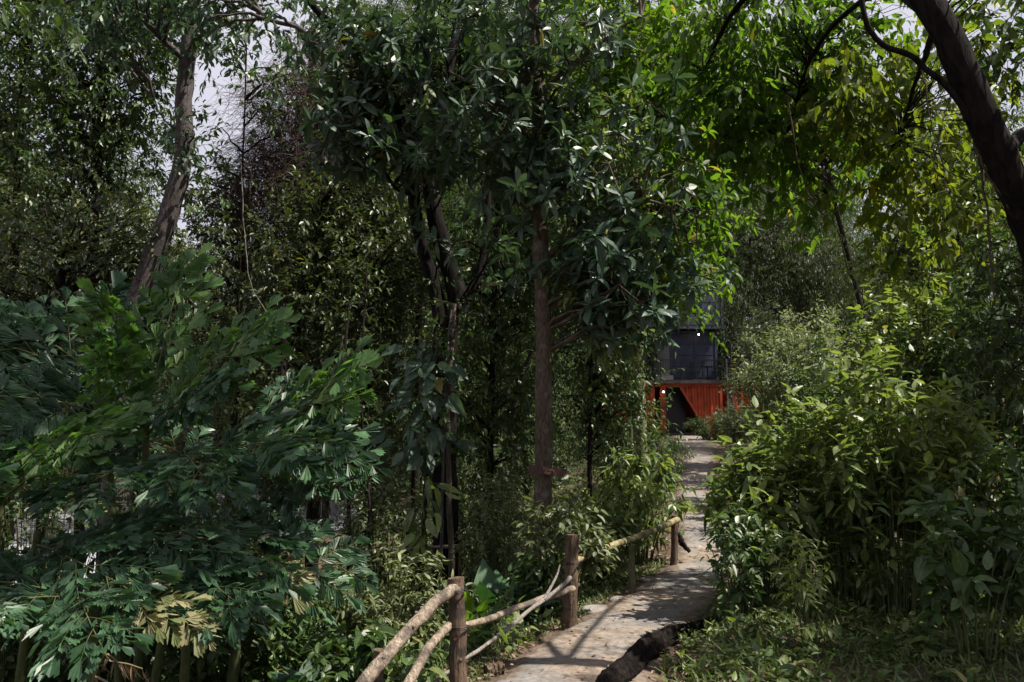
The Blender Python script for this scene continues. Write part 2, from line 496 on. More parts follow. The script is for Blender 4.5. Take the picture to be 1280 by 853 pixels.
# ground
def ground_material():
    m, n, l, out = new_mat('forest_floor')
    geo = n.new("ShaderNodeNewGeometry")
    n1 = n.new("ShaderNodeTexNoise"); n1.inputs['Scale'].default_value = 2.2; n1.inputs['Detail'].default_value = 10
    n2 = n.new("ShaderNodeTexVoronoi"); n2.inputs['Scale'].default_value = 14
    n3 = n.new("ShaderNodeTexNoise"); n3.inputs['Scale'].default_value = 40; n3.inputs['Detail'].default_value = 5
    for k in (n1, n2, n3): l.new(geo.outputs['Position'], k.inputs['Vector'])
    cr = ramp(n, [(.25, (.030, .020, .013)), (.5, (.085, .055, .036)), (.75, (.17, .12, .085))])
    ad = n.new("ShaderNodeMath"); ad.operation = 'MULTIPLY_ADD'; ad.inputs[1].default_value = .5
    l.new(n3.outputs['Fac'], ad.inputs[0])
    hf = n.new("ShaderNodeMath"); hf.operation = 'MULTIPLY'; hf.inputs[1].default_value = .5
    l.new(n1.outputs['Fac'], hf.inputs[0]); l.new(hf.outputs[0], ad.inputs[2])
    l.new(ad.outputs[0], cr.inputs[0])
    pb = n.new("ShaderNodeBsdfPrincipled"); pb.inputs['Roughness'].default_value = .95
    l.new(cr.outputs[0], pb.inputs['Base Color'])
    bp = n.new("ShaderNodeBump"); bp.inputs['Strength'].default_value = .8; bp.inputs['Distance'].default_value = .04
    sm = n.new("ShaderNodeMath"); sm.operation = 'ADD'
    l.new(n2.outputs['Distance'], sm.inputs[0]); l.new(n3.outputs['Fac'], sm.inputs[1])
    l.new(sm.outputs[0], bp.inputs['Height']); l.new(bp.outputs[0], pb.inputs['Normal'])
    l.new(pb.outputs[0], out.inputs[0])
    return m


def path_material():
    m, n, l, out = new_mat('worn_stone_and_earth')
    geo = n.new("ShaderNodeNewGeometry")
    n1 = n.new("ShaderNodeTexNoise"); n1.inputs['Scale'].default_value = 1.1; n1.inputs['Detail'].default_value = 7; n1.inputs['Distortion'].default_value = .5
    n3 = n.new("ShaderNodeTexNoise"); n3.inputs['Scale'].default_value = 26; n3.inputs['Detail'].default_value = 8
    n4 = n.new("ShaderNodeTexNoise"); n4.inputs['Scale'].default_value = 5; n4.inputs['Detail'].default_value = 8
    for k in (n1, n3, n4): l.new(geo.outputs['Position'], k.inputs['Vector'])
    mixc = ramp(n, [(.38, (.19, .178, .172)), (.48, (.215, .19, .17)), (.6, (.25, .195, .15))])
    l.new(n1.outputs['Fac'], mixc.inputs[0])
    at = n.new("ShaderNodeAttribute"); at.attribute_name = 'leaf'
    sep = n.new("ShaderNodeSeparateXYZ"); l.new(at.outputs['Vector'], sep.inputs[0])
    # X: 0 in a joint between slabs .. 1 on the slab, Z: slab tone
    fx = ramp(n, [(0., (.26, .2, .14)), (.5, (.85, .83, .8)), (1., (1.0, 1.0, 1.0))]); l.new(sep.outputs['X'], fx.inputs[0])
    m1 = n.new("ShaderNodeMix"); m1.data_type = 'RGBA'; m1.blend_type = 'MULTIPLY'; m1.inputs[0].default_value = 1.
    l.new(mixc.outputs[0], m1.inputs[6]); l.new(fx.outputs[0], m1.inputs[7])
    tn = n.new("ShaderNodeMapRange"); tn.inputs['To Min'].default_value = .84; tn.inputs['To Max'].default_value = 1.06
    l.new(sep.outputs['Z'], tn.inputs['Value'])
    gr = n.new("ShaderNodeMapRange"); gr.inputs['From Min'].default_value = .3; gr.inputs['From Max'].default_value = .7
    gr.inputs['To Min'].default_value = .68; gr.inputs['To Max'].default_value = 1.25
    l.new(n3.outputs['Fac'], gr.inputs['Value'])
    g4 = n.new("ShaderNodeMapRange"); g4.inputs['From Min'].default_value = .35; g4.inputs['From Max'].default_value = .65
    g4.inputs['To Min'].default_value = .75; g4.inputs['To Max'].default_value = 1.15
    l.new(n4.outputs['Fac'], g4.inputs['Value'])
    q = n.new("ShaderNodeMath"); q.operation = 'MULTIPLY'; l.new(tn.outputs[0], q.inputs[0]); l.new(gr.outputs[0], q.inputs[1])
    q2 = n.new("ShaderNodeMath"); q2.operation = 'MULTIPLY'; l.new(q.outputs[0], q2.inputs[0]); l.new(g4.outputs[0], q2.inputs[1])
    sc = n.new("ShaderNodeVectorMath"); sc.operation = 'SCALE'; l.new(m1.outputs[2], sc.inputs[0]); l.new(q2.outputs[0], sc.inputs['Scale'])
    # soil washed over the edges of the slabs
    e1 = n.new("ShaderNodeMath"); e1.operation = 'MULTIPLY_ADD'; e1.inputs[1].default_value = 1.6; l.new(n4.outputs['Fac'], e1.inputs[0]); l.new(sep.outputs['Y'], e1.inputs[2])
    e2 = n.new("ShaderNodeMapRange"); e2.inputs['From Min'].default_value = 1.42; e2.inputs['From Max'].default_value = 1.62; l.new(e1.outputs[0], e2.inputs['Value'])
    soil = ramp(n, [(.3, (.06, .042, .03)), (.7, (.17, .125, .09))]); l.new(n3.outputs['Fac'], soil.inputs[0])
    em = n.new("ShaderNodeMix"); em.data_type = 'RGBA'; l.new(e2.outputs[0], em.inputs[0]); l.new(sc.outputs[0], em.inputs[6]); l.new(soil.outputs[0], em.inputs[7])
    pb = n.new("ShaderNodeBsdfPrincipled"); pb.inputs['Roughness'].default_value = .88
    l.new(em.outputs[2], pb.inputs['Base Color'])
    bp = n.new("ShaderNodeBump"); bp.inputs['Strength'].default_value = .7; bp.inputs['Distance'].default_value = .012
    l.new(n3.outputs['Fac'], bp.inputs['Height']); l.new(bp.outputs[0], pb.inputs['Normal'])
    l.new(pb.outputs[0], out.inputs[0])
    return m


M['ground'] = ground_material()
M['path'] = path_material()


# ------------------------------------------------------------------ the setting
def grid(g, X, Y, Z, mat=0, smooth=True, attr=None):
    r, c = X.shape
    V = np.stack([X, Y, Z], -1).reshape(-1, 3)
    i, j = np.meshgrid(np.arange(r - 1), np.arange(c - 1), indexing='ij')
    a = (i * c + j).ravel()
    g.add(V, np.stack([a, a + 1, a + c + 1, a + c], -1), mat, smooth, attr)


gx = np.concatenate([np.array([-900, -400, -200, -120, -80, -60, -45, -35, -28]), np.arange(-22, -8, .6), np.arange(-8, 12, .14), np.arange(12, 24, .6),
                     np.array([28, 35, 45, 60, 80, 120, 200, 400, 900])])
gy = np.concatenate([np.array([-900, -400, -150, -60, -25, -10, -4, 0]), np.arange(1.5, 16, .14), np.arange(16, 42, .35), np.arange(42, 62, 2.),
                     np.array([66, 72, 80, 90, 100, 120, 200, 400, 900, 1600])])
XX, YY = np.meshgrid(gx, gy)
g = G(); grid(g, XX, YY, ground_z(XX, YY))
o = g.build('ground', M['ground']); o['kind'] = 'structure'

# path: slabs with joints
ys = np.concatenate([np.arange(-1.5, 12, .04), np.arange(12, 39.6, .12)])
us = np.concatenate([[-1.12], np.linspace(-1, 1, 33), [1.12]])
YYp, UU = np.meshgrid(ys, us, indexing='ij')
half = .50 + .35 * sstep(27, 31, YYp) + .07 * wav(YYp, YYp * 0 + np.sign(UU) * 3, 2.3, 2.) + .05 * wav(YYp * 3, np.sign(UU) * 2., 2.1, 5.)
XXp = path_x(YYp) + UU * half
seeds = np.stack([RNG.uniform(-1.2, 1.2, 260), RNG.uniform(-3, 42, 260)], -1)
seeds[:, 0] *= .75
sx = path_x(seeds[:, 1]) + seeds[:, 0]
d = np.hypot((XXp[..., None] - sx + .05 * wav(XXp, YYp, 6.)[..., None]), (YYp[..., None] - seeds[:, 1]) * .9 + .05 * wav(YYp, XXp, 5., 4.)[..., None])
k2 = np.partition(d, 1, axis=-1)[..., :2]; cell = d.argmin(-1)
joint = .35 + .65 * sstep(.0, .05, k2[..., 1] - k2[..., 0])
tone = RNG.random(260)[cell]; hgt = RNG.uniform(-.008, .014, 260)[cell]
tilt = RNG.normal(size=(260, 2)) * .02
hgt = hgt * .45; tilt = tilt * .4
ZZp = path_z(YYp) + .035 + hgt * joint + joint * .004 + tilt[cell][..., 0] * (XXp - sx[cell]) + tilt[cell][..., 1] * (YYp - seeds[cell, 1]) + .008 * wav(XXp, YYp, 4.)
ZZp = ZZp - .03 * sstep(.8, 1., np.abs(UU)) - .12 * (np.abs(UU) > 1.05)
g = G(); at = np.stack([joint, np.abs(UU), tone], -1).reshape(-1, 3)
grid(g, XXp, YYp, ZZp, attr=at)
o = g.build('path', M['path']); o['kind'] = 'structure'

# pond
mw, n, l, out = new_mat('silty_pond_water')
pb = n.new("ShaderNodeBsdfPrincipled"); pb.inputs['Base Color'].default_value = (.50, .50, .56, 1)
pb.inputs['Roughness'].default_value = .12
nz = n.new("ShaderNodeTexNoise"); nz.inputs['Scale'].default_value = 3; bp = n.new("ShaderNodeBump"); bp.inputs['Strength'].default_value = .15
gg = n.new("ShaderNodeNewGeometry"); l.new(gg.outputs['Position'], nz.inputs['Vector'])
l.new(nz.outputs['Fac'], bp.inputs['Height']); l.new(bp.outputs[0], pb.inputs['Normal']); l.new(pb.outputs[0], out.inputs[0])
M['water'] = mw
a = np.linspace(0, 2 * np.pi, 65)[:-1]
rr = 1 + .05 * np.sin(3 * a) + .03 * np.sin(7 * a + 1)
g = G(); g.add(np.stack([-13 + 9.2 * rr * np.cos(a), 37 + 16.5 * rr * np.sin(a), np.full(64, -2.25)], -1), np.arange(64)[None])
o = g.build('pond_water', M['water']); o['kind'] = 'structure'

# ------------------------------------------------------------------ boxes and frames for the cabin made of containers
def box(g, x0, x1, y0, y1, z0, z1, mat=0):
    v = [(x, y, z) for z in (z0, z1) for y in (y0, y1) for x in (x0, x1)]
    g.add(v, [(0, 2, 3, 1), (4, 5, 7, 6), (0, 1, 5, 4), (1, 3, 7, 5), (3, 2, 6, 7), (2, 0, 4, 6)], mat)


def corrug(g, x0, x1, y, z0, z1, mat=0, pitch=.30, depth=.09, flip=1, cut=None):
    """trapezoid ribbed sheet in the XZ plane at y; cut(x) -> lower z"""
    xs = [x0]; yy = [0]
    x = x0
    while x < x1 - 1e-4:
        for dx, dep in ((.3, 0), (.5, 1), (.8, 1), (1., 0)):
            xx = min(x + dx * pitch, x1); xs.append(xx); yy.append(dep)
        x += pitch
    xs = np.array(xs); yy = np.array(yy) * depth * flip + y
    lo = np.full(len(xs), z0) if cut is None else np.array([cut(q) for q in xs])
    for off in (0, .012):
        V = np.concatenate([np.stack([xs, yy + off, lo], -1), np.stack([xs, yy + off, np.full(len(xs), z1)], -1)])
        nn = len(xs); i = np.arange(nn - 1)
        g.add(V, np.stack([i, i + 1, i + 1 + nn, i + nn], -1), mat)


def corrug_y(g, x, y0, y1, z0, z1, mat=0, pitch=.28, depth=.05):
    t = G(); corrug(t, y0, y1, 0, z0, z1, 0, pitch, depth)
    for v, (f, m, s) in zip(t.v, t.f):
        v2 = np.stack([x + v[:, 1], v[:, 0], v[:, 2]], -1)
        g.add(v2, f - f.min(), mat)


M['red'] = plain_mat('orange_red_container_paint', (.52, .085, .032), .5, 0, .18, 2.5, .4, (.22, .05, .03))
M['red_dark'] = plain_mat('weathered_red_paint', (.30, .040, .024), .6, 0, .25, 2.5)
M['navy'] = plain_mat('navy_container_paint', (.050, .062, .105), .5, 0, .2, 3., .4, (.03, .035, .05))
M['steel_blue'] = plain_mat('grey_blue_container_paint', (.075, .09, .125), .5, 0, .2, 3., .4, (.07, .07, .08))
M['steel'] = plain_mat('galvanised_steel', (.33, .33, .34), .4, .7, .2)
M['black_steel'] = plain_mat('black_steel', (.02, .02, .022), .5, .3, .2)
M['pale_panel'] = plain_mat('pale_grey_panel', (.42, .42, .46), .6, 0, .12)
M['dark_floor'] = plain_mat('dark_floorboards', (.045, .035, .04), .6, 0, .3)
M['wood_deck'] = plain_mat('deck_timber', (.07, .05, .045), .7, 0, .3)
M['glass'] = plain_mat('dark_glass', (.010, .011, .014), .35, 0, .1, 3., .4)
M['bulb'] = emit_mat('lit_bulb', (1., .93, .82), 9.)

YD = 40.0
xl, xr, z0, z1 = 4.5, 10.5, 1.05, 3.64
c = thing('shipping_container', 'orange red shipping container with a slanting opening cut in its ribbed side, under the deck', 'shipping container', (xl, YD, z0), 'containers of the cabin')
g = G()
xc_top, xc_bot = 8.42, 9.75
def cutline(x):
    if x <= xc_top: return z1 - .17
    if x >= xc_bot: return z0 + .14
    return (z1 - .17) + (x - xc_top) / (xc_bot - xc_top) * (z0 + .14 - z1 + .17)
corrug(g, xc_top, xr - .1, YD + .03, z0 + .14, z1 - .15, 0, .30, .09, 1, cutline)
g.build('front_wall', M['red'], c); g = G()
corrug(g, xl + .1, 6.9, YD + .03, z0 + .14, z1 - .15, 0)
g.build('front_wall', M['red'], c)
g = G(); corrug(g, xl + .1, xr - .1, YD + 2.36, z0 + .14, z1 - .15, 0); corrug_y(g, xl + .05, YD + .1, YD + 2.36, z0 + .14, z1 - .1); corrug_y(g, xr - .08, YD + .1, YD + 2.36, z0 + .14, z1 - .1)
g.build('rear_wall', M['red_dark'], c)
g = G()
for x in (xl, xr - .13):
    for y in (YD - .012, YD + 2.3): box(g, x, x + .13, y, y + .13, z0, z1)
box(g, xl + .13, xr - .13, YD - .01, YD + .1, z1 - .14, z1); box(g, xl + .13, xr - .13, YD + 2.34, YD + 2.44, z1 - .14, z1)
box(g, xl + .13, 6.9, YD - .01, YD + .1, z0, z0 + .15); box(g, xc_bot, xr - .13, YD - .01, YD + .1, z0, z0 + .15)
box(g, 6.9, 7.12, YD - .014, YD + .12, z0, z1 - .143)
# slanting trim
dx, dz = xc_bot - xc_top, (z0 + .14) - (z1 - .17)
nx_, nz_ = np.array([-dz, dx]) / math.hypot(dx, dz) * .07
g.add([(xc_top - nx_, YD - .02, z1 - .17 - nz_ * 0), (xc_top + nx_, YD - .02, z1 - .17), (xc_bot + nx_, YD - .02, z0 + .15), (xc_bot - nx_, YD - .02, z0 + .15),
       (xc_top - nx_, YD + .09, z1 - .17), (xc_top + nx_, YD + .09, z1 - .17), (xc_bot + nx_, YD + .09, z0 + .15), (xc_bot - nx_, YD + .09, z0 + .15)],
      [(0, 1, 2, 3), (7, 6, 5, 4), (0, 3, 7, 4), (1, 5, 6, 2), (0, 4, 5, 1), (3, 2, 6, 7)])
g.build('frame', M['red'], c)
g = G(); box(g, xl + .1, xr - .1, YD + .1, YD + 2.3, z0 + .02, z0 + .14); g.build('floor', M['dark_floor'], c)
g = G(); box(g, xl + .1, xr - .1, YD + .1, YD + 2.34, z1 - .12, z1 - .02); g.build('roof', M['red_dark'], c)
g = G(); box(g, 7.55, 7.85, YD + .9, YD + 1.0, z0 + .14, z1 - .13); g.build('inner_panel', M['red'], c)
g = G(); box(g, 7.86, 8.9, YD + 1.2, YD + 1.23, z0 + .14, z1 - .13); pane = g.build('glass_door', M['glass'], c)
g = G()
for x in (7.86, 8.2, 8.55, 8.9): box(g, x, x + .05, YD + 1.17, YD + 1.197, z0 + .14, z1 - .13)
box(g, 7.86, 8.95, YD + 1.165, YD + 1.195, z0 + 1.1, z0 + 1.16)
g.build('door_frame', M['black_steel'], pane)

# deck over the red container
c = thing('deck', 'dark timber deck with a steel railing on top of the red container', 'deck', (xl, YD, z1))
g = G(); box(g, 6.3, 10.62, YD - .25, YD + 2.5, z1 + .004, z1 + .17); g.build('deck_floor', M['wood_deck'], c)
g = G()
for x in np.arange(6.35, 10.6, 1.05): box(g, x, x + .05, YD - .2, YD - .15, z1 + .17, z1 + 1.15)
box(g, 6.35, 10.6, YD - .205, YD - .145, z1 + 1.15, z1 + 1.2)
for x in np.arange(6.47, 10.55, .12): box(g, x, x + .015, YD - .185, YD - .165, z1 + .25, z1 + 1.15)
g.build('railing', M['black_steel'], c)
g = G(); box(g, 7.28, 8.05, YD - .11, YD - .08, z1 + .2, z1 + .42); g.build('kick_board', M['pale_panel'], c)

# navy container, doors to the camera
def door_container(label, x0, x1, yf, yb, zz0, zz1, paint, doors, group, sidemat):
    c = thing('shipping_container', label, 'shipping container', (x0, yf, zz0), group)
    g = G(); corrug_y(g, x0 + .02, yf + .1, yb, zz0 + .12, zz1 - .1); corrug_y(g, x1 - .07, yf + .1, yb, zz0 + .12, zz1 - .1)
    g.build('side_wall', sidemat, c)
    g = G()
    for x in (x0, x1 - .12):
        box(g, x, x + .12, yf, yf + .12, zz0, zz1); box(g, x, x + .12, yb - .12, yb, zz0, zz1)
    box(g, x0 + .12, x1 - .12, yf, yf + .12, zz1 - .13, zz1); box(g, x0 + .12, x1 - .12, yf, yf + .12, zz0, zz0 + .12)
    box(g, x0 + .12, x1 - .12, yb - .12, yb, zz1 - .13, zz1); box(g, x0 + .12, x1 - .12, yb - .12, yb, zz0, zz0 + .12)
    for x in (x0, x1 - .12):
        for zq in (zz0, zz1 - .1): box(g, x + .004, x + .116, yf + .12, yb - .12, zq, zq + .1)
    g.build('frame', paint, c)
    g = G(); box(g, x0 + .03, x1 - .03, yf + .13, yb - .02, zz1 - .08, zz1 - .03); g.build('roof', sidemat, c)
    g = G(); box(g, x0 + .03, x1 - .03, yf + .13, yb - .02, zz0 + .02, zz0 + .1); g.build('floor', M['black_steel'], c)
    mid = (x0 + x1) / 2
    for a0, a1 in ((x0 + .14, mid - .01), (mid + .01, x1 - .14)):
        g = G(); box(g, a0, a1, yf + .05, yf + .09, zz0 + .13, zz1 - .14)
        for q in range(4):
            h = (zz1 - zz0 - .5) / 4
            zb = zz0 + .2 + q * (h + .05)
            box(g, a0 + .08, a1 - .08, yf + .02, yf + .049, zb, zb + h)
        dr = g.build('door' if doors else 'end_wall', paint, c)
        if doors:
            for fx in (.28, .74):
                x = a0 + (a1 - a0) * fx
                g = G(); tubes(g, [[(x, yf - .01, zz0 + .06), (x, yf - .01, zz1 - .06)]], [[.022, .022]], 8)
                for zz in (zz0 + .4, zz0 + 1.2, zz1 - .4): box(g, x - .05, x + .05, yf - .03, yf + .019, zz, zz + .06)
                g.build('lock_rod', M['steel_blue'], dr)
            g = G(); box(g, mid - .3 if a1 < mid else mid + .06, mid - .06 if a1 < mid else mid + .3, yf - .06, yf - .04, zz0 + 1.05, zz0 + 1.09)
            g.build('handle', M['steel'], dr)
    return c


door_container('navy blue shipping container with closed double doors standing on the deck', 8.12, 10.56, YD + 1.0, YD + 7, z1 + .18, z1 + 2.77, M['navy'], True, 'containers of the cabin', M['pale_panel'])
door_container('grey blue container stacked topmost, half hidden by branches', 8.35, 10.7, YD + .1, YD + 6.1, z1 + 2.79, z1 + 5.4, M['steel_blue'], False, 'containers of the cabin', M['steel_blue'])

# second red container to the right
c = thing('shipping_container', 'weathered red shipping container half hidden behind shrubs right of the cabin', 'shipping container', (11.6, 42, 1.2), 'containers of the cabin')
g = G(); corrug(g, 11.7, 17.5, 42.03, 1.35, 3.62, 0); g.build('front_wall', M['red'], c)
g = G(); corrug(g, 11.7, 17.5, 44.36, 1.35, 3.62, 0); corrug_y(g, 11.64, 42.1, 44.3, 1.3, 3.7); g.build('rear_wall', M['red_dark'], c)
g = G()
for x in (11.6, 17.5):
    for y in (42., 44.3): box(g, x, x + .12, y, y + .12, 1.15, 3.78)
for x in (11.6, 17.5):
    for zq in (1.15, 3.68): box(g, x + .004, x + .116, 42.12, 44.3, zq, zq + .1)
for y in (42., 44.3): box(g, 11.72, 17.5, y, y + .1, 3.6, 3.77); box(g, 11.72, 17.5, y, y + .1, 1.16, 1.36)
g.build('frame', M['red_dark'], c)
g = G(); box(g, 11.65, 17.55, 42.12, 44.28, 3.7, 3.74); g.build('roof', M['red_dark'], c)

# lamps
def bulb(p, label):
    c = thing('wall_lamp', label, 'lamp', p, 'lit bulbs of the cabin')
    g = G(); tubes(g, [[(p[0], p[1], p[2]), (p[0], p[1], p[2] + .12)]], [[.03, .03]], 8); g.build('lamp_holder', M['black_steel'], c)
    g = G()
    th = np.linspace(.05, np.pi - .05, 8)
    P = np.stack([np.full(8, p[0]), np.full(8, p[1]), p[2] - .045 + .045 * np.cos(th)], -1); tubes(g, P, .045 * np.sin(th), 10)
    g.build('light_bulb', M['bulb'], c)


bulb((7.66, YD + .5, z1 - .34), 'small lit bulb inside the opening of the red container')
bulb((9.5, YD + .45, z1 + 2.58), 'small lit bulb under the topmost container, above the navy doors')

# posts right of the cabin and things on the deck
for k, (x, y, lab) in enumerate(((10.78, YD + .1, 'thin grey steel post nearest the right corner of the red container'), (11.1, YD + .5, 'thin rusty post between the two red containers'))):
    g = G(); tubes(g, [[(x, y, .9), (x + .02, y, 3.0), (x, y, 4.9)]], [[.045, .045, .045]], 8); box(g, x - .09, x + .09, y - .09, y + .09, .9, .93)
    tag(g.build('steel_post', M['steel'] if k == 0 else M['red_dark'], origin=(x, y, .9)), lab, 'post', 'posts beside the cabin')
c = thing('table', 'small dark round table on the deck in front of the navy doors', 'table', (9.9, YD + .45, z1 + .17))
g = G(); tubes(g, [[(9.9, YD + .45, z1 + .86), (9.9, YD + .45, z1 + .9)]], [[.32, .32]], 20); g.build('table_top', M['black_steel'], c)
g = G(); tubes(g, [[(9.9, YD + .45, z1 + .18), (9.9, YD + .45, z1 + .86)]], [[.03, .03]], 8); tubes(g, [[(9.9, YD + .45, z1 + .175), (9.9, YD + .45, z1 + .2)]], [[.2, .2]], 16)
g.build('leg', M['black_steel'], c)
for sx_, lab in ((-.62, 'dark metal chair left of the small deck table'), (.45, 'dark metal chair right of the small deck table')):
    x0_ = 9.9 + sx_; y0_ = YD + .3
    c = thing('chair', lab, 'chair', (x0_, y0_, z1 + .17), 'chairs on the deck')
    zb = z1 + .175
    g = G(); box(g, x0_ - .2, x0_ + .2, y0_ - .1, y0_ + .3, zb + .43, zb + .46); g.build('seat', M['black_steel'], c)
    bx_ = x0_ + (-.18 if sx_ < 0 else .18)
    g = G()
    for yy_ in (y0_ - .08, y0_ + .1, y0_ + .27): tubes(g, [[(bx_, yy_, zb + .46), (bx_ + (-.05 if sx_ < 0 else .05), yy_, zb + .9)]], [[.012, .012]], 6)
    tubes(g, [[(bx_ + (-.05 if sx_ < 0 else .05), y0_ - .1, zb + .9), (bx_ + (-.05 if sx_ < 0 else .05), y0_ + .3, zb + .9)]], [[.016, .016]], 6)
    g.build('backrest', M['black_steel'], c)
    for ax in (-.17, .17):
        for ay in (-.07, .27):
            g = G(); tubes(g, [[(x0_ + ax * 1.1, y0_ + ay, zb), (x0_ + ax, y0_ + ay, zb + .43)]], [[.012, .012]], 6); g.build('leg', M['black_steel'], c)

# ------------------------------------------------------------------ trees
def nearest_attach(P, trunk, lower=.8):
    """for every point in P a point of the polyline trunk, a little below it"""
    d = np.linalg.norm(P[:, None] - trunk[None], axis=-1) + lower * np.maximum(0, trunk[None, :, 2] - P[:, None, 2] + .3)
    return trunk[d.argmin(1)]


def blob_points(rng, blobs, n, shell=.5):
    w = np.array([b[2] if len(b) > 2 else 1. for b in blobs], float); w /= w.sum()
    k = rng.choice(len(blobs), n, p=w)
    C_ = np.array([b[0] for b in blobs], float)[k]; R_ = np.array([np.broadcast_to(b[1], (3,)) for b in blobs], float)[k]
    dv = nrm(rng.normal(size=(n, 3))); r = rng.random(n) ** (1 / 3 if shell is None else shell)
    return C_ + dv * R_ * r[:, None], dv


def branches(g, A, B, r0, rng, mat=0, sag=.12, S=7, sides=5, r1=.25):
    t = np.linspace(0, 1, S)[None, :, None]
    L = np.linalg.norm(B - A, axis=-1)
    P = A[:, None] * (1 - t) + B[:, None] * t
    bow = np.zeros_like(P); bow[..., 2] = (np.sin(t[..., 0] * np.pi) * (L * sag)[:, None])
    wob = rng.normal(size=P.shape) * (L * .03)[:, None, None] * np.sin(t * np.pi)
    P = P + bow + wob
    R = (np.broadcast_to(r0, L.shape)[:, None]) * (1 - (1 - r1) * t[..., 0])
    tubes(g, P, R, sides, mat, 0, rng, cap=False)
    return P


def make_crown(blobs, nclump, ntwig, mode, T, size, rng, trunk=None, sig=.3, tl=.35, K=8, droop=.4, spread=60, vbias=0., branch_r=.02, sag=.2, dist=False, shell=.5, outward=.8,
               downward=0., zjit=.35, bs=.12):
    """crown mesh pieces: returns (foliage G [leaf, twig], limb G)"""
    g = G(); gl = G()
    Cn, dv = blob_points(rng, blobs, nclump, shell)
    if trunk is not None:
        A = nearest_attach(Cn, trunk)
        BP = branches(gl, A, Cn, branch_r, rng, 0, bs)
    P = Cn.repeat(ntwig, 0) + rng.normal(size=(nclump * ntwig, 3)) * sig
    D = dv.repeat(ntwig, 0) * outward + rng.normal(size=P.shape) * .6
    D[:, 2] += .25 - downward
    if mode == 'whorl':
        D = nrm(D); D[:, 2] = np.abs(D[:, 2]) * .7 + .15
        D[:, 1] -= .25
        whorls(g, P, D, K, T, size, 0, rng, vbias=vbias)
        tubes(g, np.stack([Cn.repeat(ntwig, 0), (Cn.repeat(ntwig, 0) + P) / 2 - nrm(D) * .05, P], 1), np.tile([.008, .006, .005], (len(P), 1)), 4, 1, 0, rng, cap=False)
    else:
        P = P - nrm(D) * tl * .5
        twigs(g, P, D, tl * (.6 + .7 * rng.random(len(P))), K, T, size, droop, spread, sag, dist, 0, 1, .0035, rng, vbias=vbias, zjit=zjit)
    return g, gl


def tree(name, label, cat, trunk_pts, r, crown_args, leafm, bark, twigm='twig', group=None, limbs=(), seed=1, rough=.05, n=40, extra_crowns=()):
    rng = np.random.default_rng(seed)
    base = np.array(trunk_pts[0], float)
    root = thing(name, label, cat, base, group)
    gt = G()
    P = limb(gt, trunk_pts, r, None, n=n, sides=14, rough=rough, wob=.012, rng=rng) if not np.isscalar(r) else limb(gt, trunk_pts, r, r * .5, n=n, sides=14, rough=rough, wob=.012, rng=rng)
    allp = [P]
    for lp, a, b in limbs:
        allp.append(limb(gt, lp, a, b, n=24, sides=9, rough=.05, wob=.012, rng=rng))
    sk = np.concatenate(allp)
    gb = gt
    for args, lm in [(crown_args, leafm)] + list(extra_crowns):
        if args is None: continue
        gf, gl = make_crown(rng=rng, trunk=sk, **args)
        gf.build('crown', [M[lm], M[twigm]], root)
        for v, (f, m, s) in zip(gl.v, gl.f): gb.add(v, f - f.min(), 0, s)
    gt.build('trunk', M[bark], root)
    return root


def gz(x, y, dz=0.): return np.array([x, y, float(ground_z(x, y)) + dz])


# E: straight trunk by the fence, whorled leaves
bx, by = W(676, 700, 8.0)[:2]
E_tr = [gz(bx, by, -.05), W(676, 700, 8.0), W(679, 600, 8.0), W(679, 450, 8.0), W(676, 300, 8.0), W(672, 150, 8.05), W(668, 0, 8.1), W(664, -170, 8.2)]
tree('tree', 'straight brown trunk with glossy whorled leaves, carrying the wooden sign', 'tree', E_tr, [.115, .098, .088, .082, .076, .068, .06, .045],
     dict(blobs=[(W(760, 300, 7.6), (.75, .7, .75), 1.4), (W(800, 260, 8.), (.55, .7, .7), 1.1), (W(640, 200, 7.7), (.8, .6, .7), .9), (W(720, 110, 7.8), (1., .8, .9), 1.1), (W(760, 390, 8.1), (.45, .5, .3), .7),
                 (W(700, -60, 8.), (1.6, 1.2, .8), 1.2), (W(680, 220, 7.5), (.5, .25, .5), .7), (W(665, 90, 7.5), (.6, .3, .6), .8), (W(600, 160, 7.6), (.5, .4, .5), .5), (W(825, 350, 8.), (.4, .5, .4), .5)],
          nclump=84, ntwig=5, mode='whorl', T=T_WH, size=.19, K=9, sig=.19, branch_r=.018, bs=.05), 'blue_green', 'bark_brown', seed=11,
     limbs=[([W(674, 330, 8.), W(720, 290, 7.9), W(790, 250, 7.8), W(840, 260, 7.7)], .04, .012),
            ([W(672, 170, 8.), W(620, 120, 7.9), W(560, 90, 7.8)], .04, .012), ([W(671, 120, 8.), W(740, 60, 7.8), W(800, 20, 7.7)], .04, .012)],
     extra_crowns=[(dict(blobs=[(W(790, 280, 8.1), (.8, .6, .8)), (W(700, 100, 8.2), (1.1, .7, .9)), (W(760, 380, 8.3), (.5, .4, .4))], nclump=34, ntwig=5, mode='twig', T=T_MID, size=.13, K=7, sig=.22, droop=.5, tl=.35, branch_r=.01), 'bush'),
                   (dict(blobs=[(W(820, 250, 8.), (.6, .5, .7)), (W(640, 130, 8.), (.8, .5, .6))], nclump=14, ntwig=4, mode='whorl', T=T_WH, size=.14, K=7, sig=.2, branch_r=.01), 'fresh')])

